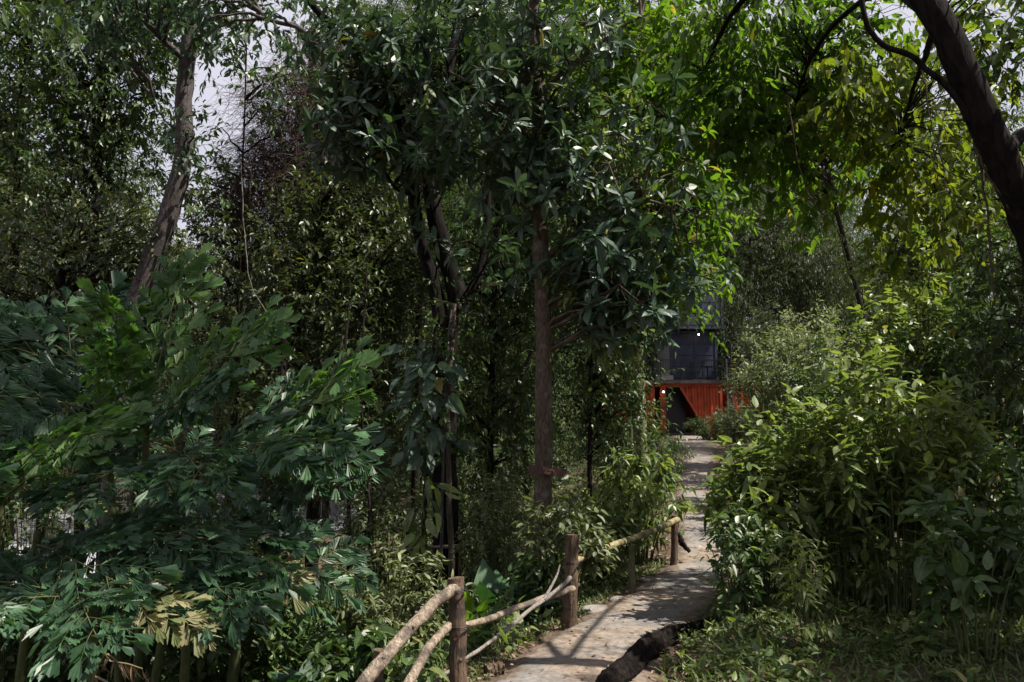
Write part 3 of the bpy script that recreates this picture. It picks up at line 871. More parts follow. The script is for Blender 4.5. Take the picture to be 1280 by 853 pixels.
# F: dark many-stemmed tree behind it
F_base = gz(*W(560, 640, 9.8)[:2], -.05)
tree('tree', 'dark forked tree with spreading stems and bluish whorled leaves, left of the sign tree', 'tree',
     [F_base, W(556, 560, 9.8), W(556, 430, 9.8), W(572, 375, 9.8), W(548, 290, 9.8), W(536, 200, 9.8), W(560, 90, 9.9), W(590, -60, 10)], [.16, .15, .145, .125, .105, .09, .065, .03],
     dict(blobs=[(W(455, 180, 8.6), (.5, .5, .45), 1.), (W(470, 50, 8.6), (.75, .6, .5), 1.3), (W(585, 110, 8.8), (.7, .6, .6), 1.2), (W(560, 190, 8.9), (.5, .5, .4), .9), 
                 (W(590, 20, 9.), (.9, .7, .6), 1.), (W(480, 110, 8.6), (.5, .5, .4), .8), (W(600, 300, 9.), (.4, .4, .3), .3)],
          nclump=66, ntwig=5, mode='whorl', T=T_WH, size=.205, K=8, sig=.17, branch_r=.016, vbias=.12, bs=.04), 'blue_green', 'bark_shaded', seed=23,
     limbs=[([W(556, 430, 9.8), W(545, 370, 9.75), W(522, 290, 9.7), W(512, 200, 9.4), W(485, 115, 9.1), W(440, 60, 8.9), W(398, 15, 8.7), W(350, -40, 8.6)], .1, .035),
            ([W(570, 380, 9.8), W(600, 340, 9.9), W(610, 240, 10), W(598, 120, 10)], .06, .03),
            ([W(530, 230, 9.7), W(500, 240, 9.3), W(460, 180, 8.8)], .03, .012), ([W(495, 140, 9.2), W(540, 110, 9), W(585, 100, 8.8)], .03, .012)])

# A: grey leaning trunk, upper left
A_base = gz(*W(140, 560, 12)[:2], -.05)
tree('tree', 'leaning grey trunk rising behind the fishtail palm into the bright sky gap', 'tree',
     [A_base, W(160, 430, 12), W(182, 350, 12), W(212, 265, 12), W(228, 200, 12), (W(231, 110, 12)), W(240, 30, 12), W(250, -80, 12.2)], [.2, .175, .16, .148, .135, .125, .115, .1],
     dict(blobs=[(W(130, 15, 11), (1.1, 1., .6), 1.), (W(300, 20, 11.), (1., 1., .55), 1.2), (W(210, -30, 11), (1.4, 1.2, .7), 1.), (W(235, 175, 11.6), (.18, .2, .15), .12), (W(380, 30, 10.5), (.8, .8, .5), .7)],
          nclump=52, ntwig=7, mode='twig', T=T_MID, size=.15, K=8, sig=.25, droop=.8, tl=.45, branch_r=.03), 'blue_green', 'bark_grey', seed=31,
     limbs=[([W(238, 60, 12), W(280, 20, 11.5), W(340, -10, 11)], .06, .02), ([W(236, 80, 12), W(180, 30, 11.5), W(110, 0, 11)], .06, .02),
            ([W(231, 165, 12), W(205, 150, 11.8), W(190, 120, 11.6)], .02, .006), ([W(420, 90, 10), W(380, 40, 10.3), W(330, 20, 10.8), W(300, -40, 11)], .03, .03)])

# B: drooping small leaved trees on the far left
def simple_tree(label, px, d, blobs, leafm, T, size, nclump, seed, r=.12, name='tree', group=None, bark='bark_dark', ntwig=10, K=9, droop=.8, sig=.3, tl=.45, topy=None, bend=0., twigm='twig', **kw):
    b = gz((px - 640) / F * d, d, -.05)
    top = np.mean([q[0] for q in blobs], axis=0)
    hi = max(q[0][2] for q in blobs)
    tp = np.array([top[0] * .6 + b[0] * .4 + bend, b[1] * .6 + top[1] * .4, hi])
    mid = b * .55 + tp * .45; mid[0] += bend * .6
    ck = dict(blobs=blobs, nclump=nclump, ntwig=ntwig, mode='twig', T=T, size=size, K=K, sig=sig, droop=droop, tl=tl); ck.update(kw)
    return tree(name, label, 'tree', [b, (b * .8 + mid * .2), mid, tp], r, ck, leafm, bark, twigm, group, seed=seed)


GF = 'small leaved forest trees'
simple_tree('tall dark tree with drooping small leaves at the far left edge', 20, 15, [(W(30, 120, 15), (1.9, 1.6, 2.2)), (W(60, -20, 15), (2.2, 1.8, 1.6)), (W(-60, 260, 15), (1.8, 1.6, 2.))], 'deep', T_MID, .15, 170, 41, group=GF)
simple_tree('leafy green tree lit from behind, left of the leaning grey trunk', 110, 14, [(W(130, 110, 14), (1.25, 1.4, 1.4)), (W(95, 210, 14), (1.2, 1.4, 1.2)), (W(150, 20, 14), (1.2, 1.4, .9))], 'deep', T_MID, .14, 160, 42, group=GF)
simple_tree('dark dense tree low behind the top of the fishtail palm', 60, 12.5, [(W(60, 330, 12.5), (1.9, 1.4, 1.5)), (W(200, 330, 13.), (1.3, 1.2, 1.1)), (W(-20, 430, 12), (1.6, 1.3, 1.4))], 'olive', T_MID, .13, 150, 43, group=GF)
simple_tree('shadowed olive tree between the leaning trunk and the brown twiggy tree', 290, 16, [(W(290, 330, 16), (1.5, 1.4, 1.5)), (W(330, 430, 15), (1.8, 1.4, 1.3)), (W(300, 250, 16), (.9, 1., .7), .35)], 'olive', T_MID, .13, 130, 44, group=GF)
simple_tree('sparse small leaved tree inside the bright gap right of the leaning grey trunk', 300, 14, [(W(290, 60, 14), (.9, 1., 1.1)), (W(270, 200, 14), (.8, 1., 1.)), (W(340, 130, 14.3), (.7, .8, 1.2))], 'deep', T_MID, .15, 16, 45, r=.03)
# C: brown twiggy tree
rngC = np.random.default_rng(5)
bC = gz((395 - 640) / F * 15, 15)
rC = thing('tree', 'bare reddish brown tree of dense fine twigs, high on the left of centre', 'tree', bC)
g = G(); skC = limb(g, [bC, W(400, 430, 15), W(392, 300, 15), W(385, 160, 15), W(390, 40, 15)], .12, .04, wob=.02, rng=rngC)
g.build('trunk', M['bark_dark'], rC)
g = G()
blC = [(W(375, 150, 15), (1.15, 1.1, 1.5)), (W(410, 250, 15), (1., 1., 1.1)), (W(350, 230, 15), (.9, .9, 1.)), (W(420, 120, 15), (.8, .9, 1.2))]
Cn, dv = blob_points(rngC, blC, 420, .45)
BP = branches(g, nearest_attach(Cn, skC), Cn, .009, rngC, 0, .1, 6, 3)
g.build('branch', M['brown_twig'], rC)
g = G()
P = Cn.repeat(26, 0) + rngC.normal(size=(420 * 26, 3)) * .2
D = dv.repeat(26, 0) * .5 + rngC.normal(size=P.shape) * .8; D = nrm(D)
t = np.linspace(0, 1, 4)[None, :, None]
L = .35 + .35 * rngC.random((len(P), 1, 1))
Q = P[:, None] + D[:, None] * t * L; Q[..., 2] -= (.35 * t ** 2 * L)[..., 0]
tubes(g, Q, np.tile([.004, .0035, .003, .002], (len(P), 1)), 3, 0, 0, rngC, cap=False)
g.build('crown', M['brown_twig'], rC)

# D: glossy small leaved masses, centre left
simple_tree('glossy small leaved tree in dappled light under the brown twiggy tree', 390, 13.2, [(W(400, 330, 13.2), (1.2, 1., 1.3)), (W(450, 260, 13.4), (.9, 1., .9)), (W(350, 420, 13), (1.1, 1., 1.1))], 'olive', T_MID, .13, 130, 51, r=.07, K=9, droop=.5)
simple_tree('slender tree of glinting olive leaves behind the climbing plant', 470, 12.6, [(W(460, 440, 12.6), (1., .9, 1.3)), (W(420, 540, 12.4), (1., .9, 1.)), (W(480, 350, 12.8), (.9, .9, 1.))], 'olive', T_MID, .12, 130, 52, r=.06, K=9, droop=.5)
simple_tree('dark understory tree between the forked tree and the sign tree', 610, 12.5, [(W(620, 360, 12.5), (1.1, 1., 1.4)), (W(610, 500, 12.2), (1., 1., 1.1)), (W(650, 230, 12.8), (1.1, 1., 1.3))], 'deep', T_MID, .14, 110, 53, r=.07, K=8, droop=.5)
simple_tree('shaded tree with narrow leaves just right of the sign tree', 735, 12., [(W(735, 440, 12.), (.75, .9, 1.1)), (W(760, 500, 12.6), (.6, .8, .7)), (W(725, 330, 12.5), (.7, .9, 1.))], 'deep', T_MID, .11, 90, 54, r=.05, K=8, droop=.6)
simple_tree('thin dark tree filling the gap above the forked stems', 520, 15, [(W(520, 150, 15), (1.8, 1.2, 1.8)), (W(600, 40, 15), (2., 1.4, 1.4)), (W(480, 300, 14.5), (1.2, 1., 1.2))], 'deep', T_MID, .16, 150, 55, r=.1)

# G: bright green backlit tree with two mossy stems
d_ = 17.5
Gb = gz((798 - 640) / F * d_, d_, -.05)
tree('tree', 'tall mossy trunked tree with a bright green backlit crown above the cabin', 'tree', [Gb, W(799, 500, d_), W(797, 430, d_), W(800, 300, d_), W(795, 100, 16), W(790, -80, 15)], [.16, .15, .14, .13, .1, .05],
     dict(blobs=[(W(830, 90, 11), (1.1, 1.3, 1.2), 1.), (W(780, 10, 12), (1.4, 1.3, .9), 1.), (W(740, 110, 12.5), (.9, 1., 1.), .6), (W(845, 210, 12), (.8, 1., .8), .8), (W(835, 300, 13), (.7, .8, .9), .7), (W(862, 345, 14), (.45, .6, .5), .3)],
          nclump=150, ntwig=7, mode='twig', T=T_MID, size=.20, K=8, sig=.25, droop=.7, tl=.5, branch_r=.015), 'fresh', 'bark_moss', seed=61,
     limbs=[([W(797, 430, d_), W(812, 360, 16), W(835, 250, 14), W(840, 120, 12)], .07, .03), ([W(798, 300, d_), W(770, 180, 15), W(745, 90, 13)], .06, .02)])
Gb2 = gz((789 - 640) / F * 17.8, 17.8, -.05)
simple_tree('pale slender mossy trunk close left of the thicker mossy trunk', 787, 17.8, [(W(790, 300, 17.8), (.9, .9, 1.2)), (W(780, 180, 17.8), (1., 1., 1.))], 'deep', T_MID, .14, 60, 62, r=.08, bark='bark_moss')

# H: dark leaning trunk at the upper right, its crown hangs over the path
HB = gz(3.9, 5.4, -.05)
H_tr = [HB, W(1330, 430, 5.3), W(1290, 290, 5.15), W(1252, 195, 5.05), W(1212, 105, 5.), W(1172, 25, 5.), W(1120, -80, 5.1), W(1060, -230, 5.3)]
limbsH = [([W(1212, 150, 5.), W(1190, 118, 5.), W(1160, 88, 5.), W(1130, 66, 5.), W(1092, 48, 5.), W(1080, 12, 5.), W(1077, -60, 5.)], .022, .016),
          ([W(1120, -80, 5.1), W(1000, -60, 6.8), W(920, 10, 8.2), W(880, 90, 9.)], .06, .012), ([W(1172, 25, 5.), W(1100, -10, 6.6), W(1020, 60, 8.2), W(980, 170, 9.2)], .04, .01),
          ([W(1120, -80, 5.1), W(1180, -200, 6.), W(1260, -260, 7)], .08, .03), ([W(1060, -230, 5.3), W(900, -360, 5.), W(700, -420, 4.5)], .08, .02),
          ([W(1250, 190, 5.05), W(1320, 150, 5.5), W(1400, 160, 6)], .05, .02), ([W(1172, 25, 5.), W(1150, 90, 6.6), W(1120, 180, 8.4)], .03, .01)]
tree('tree', 'thick black leaning trunk crossing the top right corner, leaves hanging from it', 'tree', H_tr, [.16, .13, .108, .1, .096, .092, .088, .07],
     dict(blobs=[(W(930, 40, 9.), (1., 1., .8), 1.), (W(980, 140, 9.4), (1., 1., .85), 1.2), (W(900, 150, 9.4), (.7, .8, .8), .8), (W(1060, 40, 9.), (.9, .9, .65), .8), (W(1000, 240, 9.8), (.6, .7, .4), .35)],
          nclump=110, ntwig=6, mode='twig', T=T_OVAL, size=.165, K=8, sig=.25, droop=.8, tl=.45, branch_r=.009, dist=True, downward=.5), 'fresh', 'bark_shaded', seed=71, limbs=limbsH,
     extra_crowns=[(dict(blobs=[(W(1120, 190, 8.6), (.85, .8, .7), 1.), (W(1150, 260, 8.8), (.7, .8, .5), .8), (W(1090, 110, 8.4), (.6, .6, .5), .5), (W(1190, 90, 8.2), (.7, .6, .7), .5)],
                         nclump=56, ntwig=6, mode='twig', T=T_BROAD, size=.15, K=6, sig=.2, droop=.9, tl=.4, branch_r=.006, dist=True, downward=.6), 'yellowish'),
                   (dict(blobs=[(W(1380, -80, 4.8), (.6, .6, .4), .8), (W(1265, 330, 8.), (.45, .5, .5), .9), (W(1255, 40, 7.6), (.45, .4, .6), .7), (W(1275, 450, 7.8), (.5, .5, .5), .9), (W(1250, 170, 7.6), (.45, .4, .5), .7)],
                         nclump=62, ntwig=6, mode='twig', T=T_OVAL, size=.12, K=8, sig=.2, droop=.7, tl=.35, branch_r=.008, dist=True, downward=.2), 'deep')])
# canopy added above the frame to shade the left side, trunk outside it
simple_tree('overhanging dark tree at the top left, unseen boughs added overhead to shade the palms', -620, 6.5, [(W(-160, -150, 6.), (1.8, 1.8, 1.2)), (np.array([-1.6, 4.6, 6.3]), (1.7, 1.8, .8)), (np.array([.3, 4.2, 6.4]), (1.6, 1.7, .7))], 'deep', T_MID, .16, 95, 72, r=.2, K=8)

simple_tree('unseen tree added outside the right edge, its low boughs shade the grass', 1620, 4.9, [(np.array([5.5, 4.8, 4.6]), (1.2, 1.4, .7)), (np.array([4.4, 3.7, 3.4]), (.7, .8, .5)), (np.array([8.7, 9., 6.2]), (1.6, 1.6, .8), 1.3)], 'deep', T_MID, .15, 150, 73, r=.12, K=8)  # out of view, added to keep the sun off the grass and right bank
# mid distance trees right of centre
simple_tree('feathery grey green tree arching over the topmost container', 1010, 28, [(W(960, 300, 28), (2.6, 2., 2.)), (W(1040, 340, 27), (2.2, 2., 1.6)), (W(900, 290, 29), (1.5, 1.5, 1.8)), (W(1010, 250, 30), (2.5, 2, 1.6))], 'dull', T_THIN, .17, 330, 81, r=.09, bark='bark_grey', ntwig=12, droop=1.1, sig=.45, tl=.7)
simple_tree('narrow drooping tree hanging beside the right edge of the navy doors', 915, 33, [(W(915, 385, 33), (.6, .9, 1.2)), (W(905, 330, 33), (1.1, 1., 1.4))], 'dull', T_THIN, .17, 46, 82, r=.06, bark='bark_grey', ntwig=10, droop=1.2, sig=.4, tl=.7)
simple_tree('hazy green tree behind the yellow leaves on the right', 1170, 15, [(W(1160, 300, 15), (1.5, 1.2, 1.)), (W(1230, 240, 15), (1.5, 1.2, 1.3)), (W(1130, 200, 16), (1.2, 1.2, 1.), .5)], 'bush', T_MID, .15, 130, 83, r=.12, ntwig=10)
simple_tree('light green tree lit from behind above the feathery tree', 1120, 22, [(W(900, 180, 20), (2.2, 1.8, 1.4)), (W(980, 110, 22), (2.4, 1.8, 1.5)), (W(1050, 180, 22), (1.6, 1.4, 1.2)), (W(850, 80, 20), (1.6, 1.6, 1.6))], 'fresh', T_MID, .2, 200, 84, r=.1, ntwig=9)

# thin stems in the shade
for k, (pa, pb_, pc, d_, r_, mt, lab) in enumerate((
        ((528, 700), (532, 600), (540, 480), 9.4, .035, 'bark_dark', 'thin black stem nearest the climbing leaves'),
        ((552, 690), (553, 600), (556, 500), 9.2, .022, 'bark_grey', 'thin pale grey stem in the middle of the thicket'),
        ((564, 685), (561, 600), (560, 500), 9.3, .04, 'bark_brown', 'brown stem just right of the pale grey stem'),
        ((345, 700), (342, 620), (350, 520), 11.5, .07, 'bark_dark', 'black trunk in front of the pale pond water'),
        ((436, 690), (436, 600), (430, 480), 11., .03, 'bark_dark', 'thin black stem right of the pond water'),
        ((462, 640), (455, 560), (452, 450), 10.5, .02, 'bark_dark', 'thinnest dark stem left of the climbing plant'))):
    b = gz((pa[0] - 640) / F * d_, d_, -.03)
    rng = np.random.default_rng(200 + k)
    root = thing('sapling', lab, 'sapling', b, 'thin stems in the thicket')
    g = G(); P = limb(g, [b, W(*pa, d_), W(*pb_, d_), W(*pc, d_), W(pc[0] + 8, pc[1] - 120, d_ + .2)], r_, r_ * .6, n=30, sides=8, wob=.01, rng=rng); g.build('trunk', M[mt], root)
    g = G(); tp = P[-14:].repeat(2, 0); D = rng.normal(size=tp.shape); D[:, 2] = .3
    twigs(g, tp, D, .4, 7, T_MID, .1, .5, 60, .2, rng=rng); g.build('crown', [M['deep'], M['twig']], root)

# the far wood, one mass
rngW = np.random.default_rng(99)
gF = G()
cl = []; rad = []
for k in range(330):
    px = rngW.uniform(-250, 1530) if k < 250 else rngW.uniform(420, 1040); d = rngW.uniform(27, 52) if k < 250 else rngW.uniform(46.5, 58)
    hi = rngW.uniform(40, 330)
    if 150 < px < 400: hi = rngW.uniform(250, 400)
    if 400 < px < 800: hi = rngW.uniform(-60, 160)
    if px < 150: hi = rngW.uniform(80, 300)
    if 940 < px < 1060: hi = rngW.uniform(60, 250)
    if 1060 < px < 1160: hi = rngW.uniform(240, 340)
    if 740 < px < 1030 and d < 46: continue
    x = (px - 640) / F * d
    zb = float(ground_z(x, d)); zt = W(px, hi, d)[2]
    if zt < zb + 2: continue
    nb = int((zt - zb) / 2.0) + 1
    inpond = np.hypot((x + 13) / 9.5, (d - 37) / 17) < 1.02
    for q in range(nb):
        zc = zb + 1 + (zt - zb - 1.5) * q / nb
        if inpond and zc < 1.8: continue
        if -.345 < x / d < -.2 and d < 54 and zc < .3: continue
        cl.append((x + rngW.normal() * .8, d + rngW.normal() * .8, zc)); rad.append(rngW.uniform(1.3, 2.1))
cl = np.array(cl); rad = np.array(rad)
n_per = 26
Cn = cl.repeat(n_per, 0); dv = nrm(rngW.normal(size=(len(Cn), 3)))
Pc = Cn + dv * (rad.repeat(n_per) * rngW.random(len(Cn)) ** .5)[:, None]
P = Pc.repeat(5, 0) + rngW.normal(size=(len(Pc) * 5, 3)) * .28
D = dv.repeat(5, 0) + rngW.normal(size=P.shape) * .7
twigs(gF, P, D, .5, 7, T_DIA, .2, .6, 60, .2, rng=rngW, tw=False)
print('wood clumps', len(cl), 'verts', gF.n)
tr_ = []
for k in range(60):
    px = rngW.uniform(-100, 1400); d = rngW.uniform(26, 50)
    if 740 < px < 1100: continue
    x = (px - 640) / F * d; b = gz(x, d, -.1)
    tr_.append(spline([b, b + (rngW.normal() * .3, 0, 3.), b + (rngW.normal() * .8, 0, 8.)], 6))
tubes(gF, np.array(tr_), np.tile(np.linspace(.16, .07, 6), (len(tr_), 1)), 8, 1, .03, rngW)
o = gF.build('forest', [M['dull'], M['bark_dark']]); o['kind'] = 'stuff'; o['label'] = 'far dense wood closing off the background'

# ------------------------------------------------------------------ shrubs
def shrub(label, base, h, r, nst, T, size, leafm, seed, K=9, nt=6, droop=.35, spread=65, tl=.3, name='shrub', group=None, dist=False, stemr=.008, low=.3, vbias=0., lean=(0, 0), twigm='green_twig', wid=1., cat='shrub',
          zjit=.35, upright=.5, sag=.2):
    rng = np.random.default_rng(seed)
    base = np.array(base, float)
    root = thing(name, label, cat, base, group)
    th = rng.random(nst) * 6.28; u = rng.random(nst) ** .5
    off = np.stack([np.cos(th) * u, np.sin(th) * u, 0 * u], -1)
    B = base + off * r * .3
    B[:, 2] = ground_z(B[:, 0], B[:, 1]) - .03 if base[2] < 2.5 else base[2]
    tip = base + off * r + np.stack([np.full(nst, lean[0]), np.full(nst, lean[1]), h * (1 - .35 * u ** 2) * (.75 + .3 * rng.random(nst))], -1)
    S = 9; t = np.linspace(0, 1, S)[None, :, None]
    ctrl = B * .6 + tip * .4; ctrl[:, 2] = B[:, 2] + (tip[:, 2] - B[:, 2]) * .65; ctrl[:, :2] = B[:, :2] * .75 + tip[:, :2] * .25
    P = B[:, None] * (1 - t) ** 2 + 2 * ctrl[:, None] * t * (1 - t) + tip[:, None] * t ** 2
    g = G(); tubes(g, P, np.tile(np.linspace(stemr, stemr * .35, S), (nst, 1)), 5, 0, 0, rng, cap=False)
    g.build('stem', M[twigm], root)
    g = G()
    tt = low + (1 - low) * rng.random((nst, nt)) ** .8
    tt[:, 0] = 1.; idx = tt * (S - 1); i0 = np.minimum(idx.astype(int), S - 2); fr = (idx - i0)[..., None]
    rows = np.arange(nst)[:, None]
    Pt = P[rows, i0] * (1 - fr) + P[rows, i0 + 1] * fr
    Dt = nrm(P[rows, i0 + 1] - P[rows, i0])
    D = Dt * upright + rng.normal(size=Pt.shape) * .55 + off[:, None] * .5
    D[:, 0] = Dt[:, 0] + rng.normal(size=(nst, 3)) * .12
    D[..., 2] = np.abs(D[..., 2]) * .8 + .1
    twigs(g, Pt.reshape(-1, 3), D.reshape(-1, 3), tl * (.6 + .7 * rng.random(nst * nt)), K, T, size, droop, spread, sag, dist, 0, 1, .003, rng, vbias=vbias, wid=wid, zjit=zjit)
    g.build('foliage', [M[leafm], M[twigm]], root)
    return root


def at(px, d, dz=0.): return gz((px - 640) / F * d, d, dz)


def top_h(px, py, d):
    return W(px, py, d)[2] - at(px, d)[2]


GB = 'tall leafy bushes right of the path'
for k, (px, d, ty, r, nst, lab) in enumerate((
        (945, 6.9, 560, .34, 24, 'leafy bush at the edge of the path, lowest of the tall bushes'),
        (990, 7.4, 515, .45, 28, 'leafy bush second from the path, sunlit yellow green top'),
        (1045, 6.9, 482, .5, 32, 'tall bush with bright lance shaped top leaves beside the path bushes'),
        (1108, 6.5, 462, .5, 34, 'tallest bright topped bush in the middle of the right hand clump'),
        (1180, 6.9, 515, .5, 30, 'leafy bush sloping down to the right behind the darker bush'),
        (1250, 6.3, 575, .5, 28, 'bush at the right edge of the clump, its shade put into darker leaves'),
        (1140, 8.2, 470, .6, 34, 'bush standing behind the tallest one of the right hand clump'))):
    shrub(lab, at(px, d), top_h(px, ty, d), r, nst, T_LANCE, .15, 'deep' if k == 5 else 'bush', 300 + k, K=7, nt=6, droop=-.05, spread=82, tl=.32, group=GB, dist=False, stemr=.007, low=.08, upright=1.3, vbias=.05, zjit=.22, sag=.02, wid=1.3)  # right edge bush has its shade painted in with the darker leaf material
shrub('low pale leaved plant lit in front of the bushes, above the grass', at(1000, 5.5), top_h(1000, 670, 5.5), .22, 9, T_LANCE, .10, 'bush', 310, K=7, nt=4, droop=.6, tl=.22, low=.3, vbias=.25)
shrub('dark bush at the path edge below the tall bushes', at(915, 6.3), top_h(915, 640, 6.3), .24, 16, T_OVAL, .09, 'deep', 311, K=8, nt=5, droop=.6, tl=.22, low=.15)
shrub('shadowed broad leaved shrub near the right edge of the grass', at(1200, 5.2), top_h(1180, 620, 5.2), .4, 12, T_BROAD, .15, 'deep', 312, K=6, nt=4, tl=.22, low=.4)
# behind them
shrub('pale feathery shrub with whitish new growth in front of the second red container', at(1010, 20), top_h(1010, 395, 20), 1.8, 90, T_MID, .15, 'pale', 320, K=9, nt=9, droop=.2, tl=.55, low=.5, stemr=.02)
shrub('pale pointed shrub directly right of the navy container doors', at(968, 23), top_h(968, 382, 23), 1.0, 60, T_MID, .15, 'pale', 321, K=9, nt=9, droop=.2, tl=.55, low=.62, stemr=.02, vbias=.1)
shrub('dense dark shrub between the pale shrub and the tall bushes', at(1060, 13), top_h(1060, 430, 13), 1.2, 70, T_MID, .11, 'deep', 322, K=8, nt=8, tl=.4, low=.15, stemr=.015)
shrub('large leaved light green shrub high on the bank at the right', at(1150, 11), top_h(1150, 320, 11), 1.1, 60, T_OVAL, .16, 'bush', 323, K=8, nt=8, droop=.4, tl=.4, low=.3, stemr=.016, vbias=.08)
shrub('broad leaved shrub on the bank at the far right behind the leaning trunk', at(1260, 10), top_h(1250, 330, 10), 1.1, 60, T_OVAL, .15, 'deep', 324, K=8, nt=8, droop=.4, tl=.4, low=.25, stemr=.016)
# beside the cabin and the path
shrub('round dark shrub left of the far bend of the path', at(830, 19), top_h(830, 548, 19), .62, 40, T_MID, .07, 'deep', 330, K=9, nt=7, tl=.2, low=.1)
shrub('low spreading shrub against the foot of the ribbed red wall', at(888, 34), top_h(888, 520, 34), 1.0, 60, T_MID, .12, 'dull', 331, K=8, nt=6, tl=.3, low=.1)
shrub('bluish shrub at the corner of the red container', at(926, 32), top_h(926, 503, 32), 1.1, 60, T_MID, .14, 'pale', 332, K=8, nt=7, tl=.35, low=.1, vbias=-.2)
shrub('light green shrub in front of the red post of the opening', at(806, 28), top_h(806, 525, 28), .6, 40, T_MID, .14, 'bush', 333, K=8, nt=6, tl=.3, low=.1)
shrub('leafy shrub left of the opening below the mossy trunks', at(770, 24), top_h(770, 520, 24), 1.2, 60, T_MID, .13, 'deep', 334, K=8, nt=7, tl=.35, low=.1)
shrub('small fresh green plant on the right edge of the far path', at(905, 14.5), top_h(905, 590, 14.5), .3, 16, T_OVAL, .09, 'fresh', 335, K=7, nt=4, tl=.2, low=.2)
shrub('bush with long hanging leaves left of the far fence post', at(795, 10.9), top_h(795, 570, 10.9), .55, 30, T_LANCE, .19, 'bush', 336, K=7, nt=5, droop=.9, tl=.3, low=.3, vbias=.1, stemr=.012)
shrub('leafy green shrub behind the sloping rail between the two middle posts', at(742, 9.3), top_h(742, 620, 9.3), .42, 30, T_OVAL, .12, 'bush', 337, K=8, nt=6, droop=.6, tl=.26, low=.2, vbias=.05)
shrub('pale leaved creeper bush spilling over the top of the thick fence post', at(706, 7.2), top_h(706, 618, 7.2), .27, 24, T_OVAL, .105, 'variegated', 338, K=7, nt=5, droop=.7, tl=.24, low=.5, vbias=-.2)
shrub('fine leaved pale shrub left of the sign tree trunk', at(630, 8.6), top_h(632, 600, 8.6), .42, 34, T_MID, .075, 'variegated', 339, K=9, nt=7, droop=.5, tl=.24, low=.25)
shrub('variegated shrub with narrow cream edged leaves behind the near fence post', at(500, 6.6), top_h(505, 700, 6.6), .45, 40, T_LANCE, .085, 'variegated', 340, K=9, nt=7, droop=.5, tl=.2, low=.3)
shrub('small variegated shrub close behind the near post, right side', at(598, 7.0), top_h(600, 740, 7.0), .3, 22, T_LANCE, .09, 'variegated', 341, K=8, nt=5, droop=.5, tl=.2, low=.2, vbias=-.15)
shrub('dark glossy shrub at the bottom edge below the long sloping rail', at(470, 5.3), top_h(470, 800, 5.3), .35, 22, T_OVAL, .11, 'deep', 342, K=7, nt=5, droop=.5, tl=.2, low=.1)
shrub('dark undergrowth shrub left of the thick fence post', at(672, 7.7), top_h(672, 700, 7.7), .35, 22, T_OVAL, .13, 'deep', 343, K=7, nt=5, droop=.5, tl=.2, low=.1)
shrub('tangled shrub behind the horizontal pole', at(480, 10.8), top_h(480, 600, 10.8), .9, 60, T_MID, .1, 'olive', 344, K=8, nt=7, droop=.5, tl=.3, low=.1)
shrub('tangled shrub right of the thin stems', at(610, 10.6), top_h(610, 590, 10.6), .7, 50, T_MID, .1, 'olive', 345, K=8, nt=7, droop=.5, tl=.3, low=.1)
shrub('shaded bush behind the fishtail palm fronds', at(260, 9.), top_h(260, 500, 9.), 1.1, 60, T_MID, .1, 'deep', 346, K=8, nt=7, droop=.5, tl=.3, low=.1)
shrub('dim bush behind the palm at the left edge', at(60, 8.8), top_h(60, 470, 8.8), 1.1, 60, T_MID, .1, 'deep', 347, K=8, nt=7, droop=.5, tl=.3, low=.1)

shrub('dark low shrub under the leaning fishtail palm', at(300, 6.2), top_h(300, 730, 6.2), .5, 30, T_OVAL, .13, 'deep', 348, K=8, nt=6, droop=.4, tl=.26, low=.1)
shrub('dark low shrub under the largest fishtail palm', at(170, 6.4), top_h(170, 700, 6.4), .5, 30, T_OVAL, .13, 'deep', 349, K=8, nt=6, droop=.4, tl=.26, low=.1)
shrub('dark low shrub in the corner under the left edge palm', at(40, 6.0), top_h(40, 700, 6.0), .5, 30, T_OVAL, .13, 'deep', 350, K=8, nt=6, droop=.4, tl=.26, low=.1)
shrub('leafy low shrub between the fishtail palms and the fence', at(400, 7.0), top_h(400, 715, 7.0), .45, 30, T_MID, .10, 'deep', 351, K=8, nt=6, droop=.4, tl=.26, low=.1)
# climbing plant on the forked tree
rng = np.random.default_rng(400)
def climber(label, pts, size, seed, n, leafm, T, spread_r=.18):
    rng = np.random.default_rng(seed)
    pts = np.array(pts)
    root = thing('climbing_plant', label, 'climbing plant', pts[-1], 'climbers on the forked tree')
    g = G(); P = limb(g, pts, .012, .008, n=40, sides=6, wob=.03, rng=rng); g.build('stem', M['green_twig'], root)
    g = G(); i = rng.integers(0, 40, n)
    off = rng.normal(size=(n, 3)) * spread_r; off[:, 2] *= .5; off[:, 1] -= spread_r * .6
    pp = P[i] + off * .6
    yd = off / spread_r * .6 + np.array([0, -.15, -.75]) + rng.normal(size=(n, 3)) * .3
    leaves(g, T, pp, yd, np.array([0, -.8, .5]) + rng.normal(size=(n, 3)) * .3, size * (.7 + .5 * rng.random(n)), 0, 1., rng)
    tubes(g, np.stack([P[i], (P[i] + pp) / 2 + (0, 0, .02), pp], 1), np.tile([.003, .003, .002], (n, 1)), 4, 1, 0, rng, cap=False)
    g.build('foliage', [M[leafm], M['green_twig']], root)


climber('climbing plant with large hanging bluish leaves on the forked trunk', [W(548, 430, 9.3), W(535, 470, 9.2), W(530, 520, 9.2), W(540, 570, 9.2)], .27, 401, 80, 'blue_green', T_OVAL, .24)
climber('lower climber with long pale green hanging leaves above the near post', [W(535, 590, 8.6), W(528, 640, 8.5), W(535, 680, 8.4), W(545, 705, 8.3)], .26, 402, 30, 'bush', T_LONG, .13)

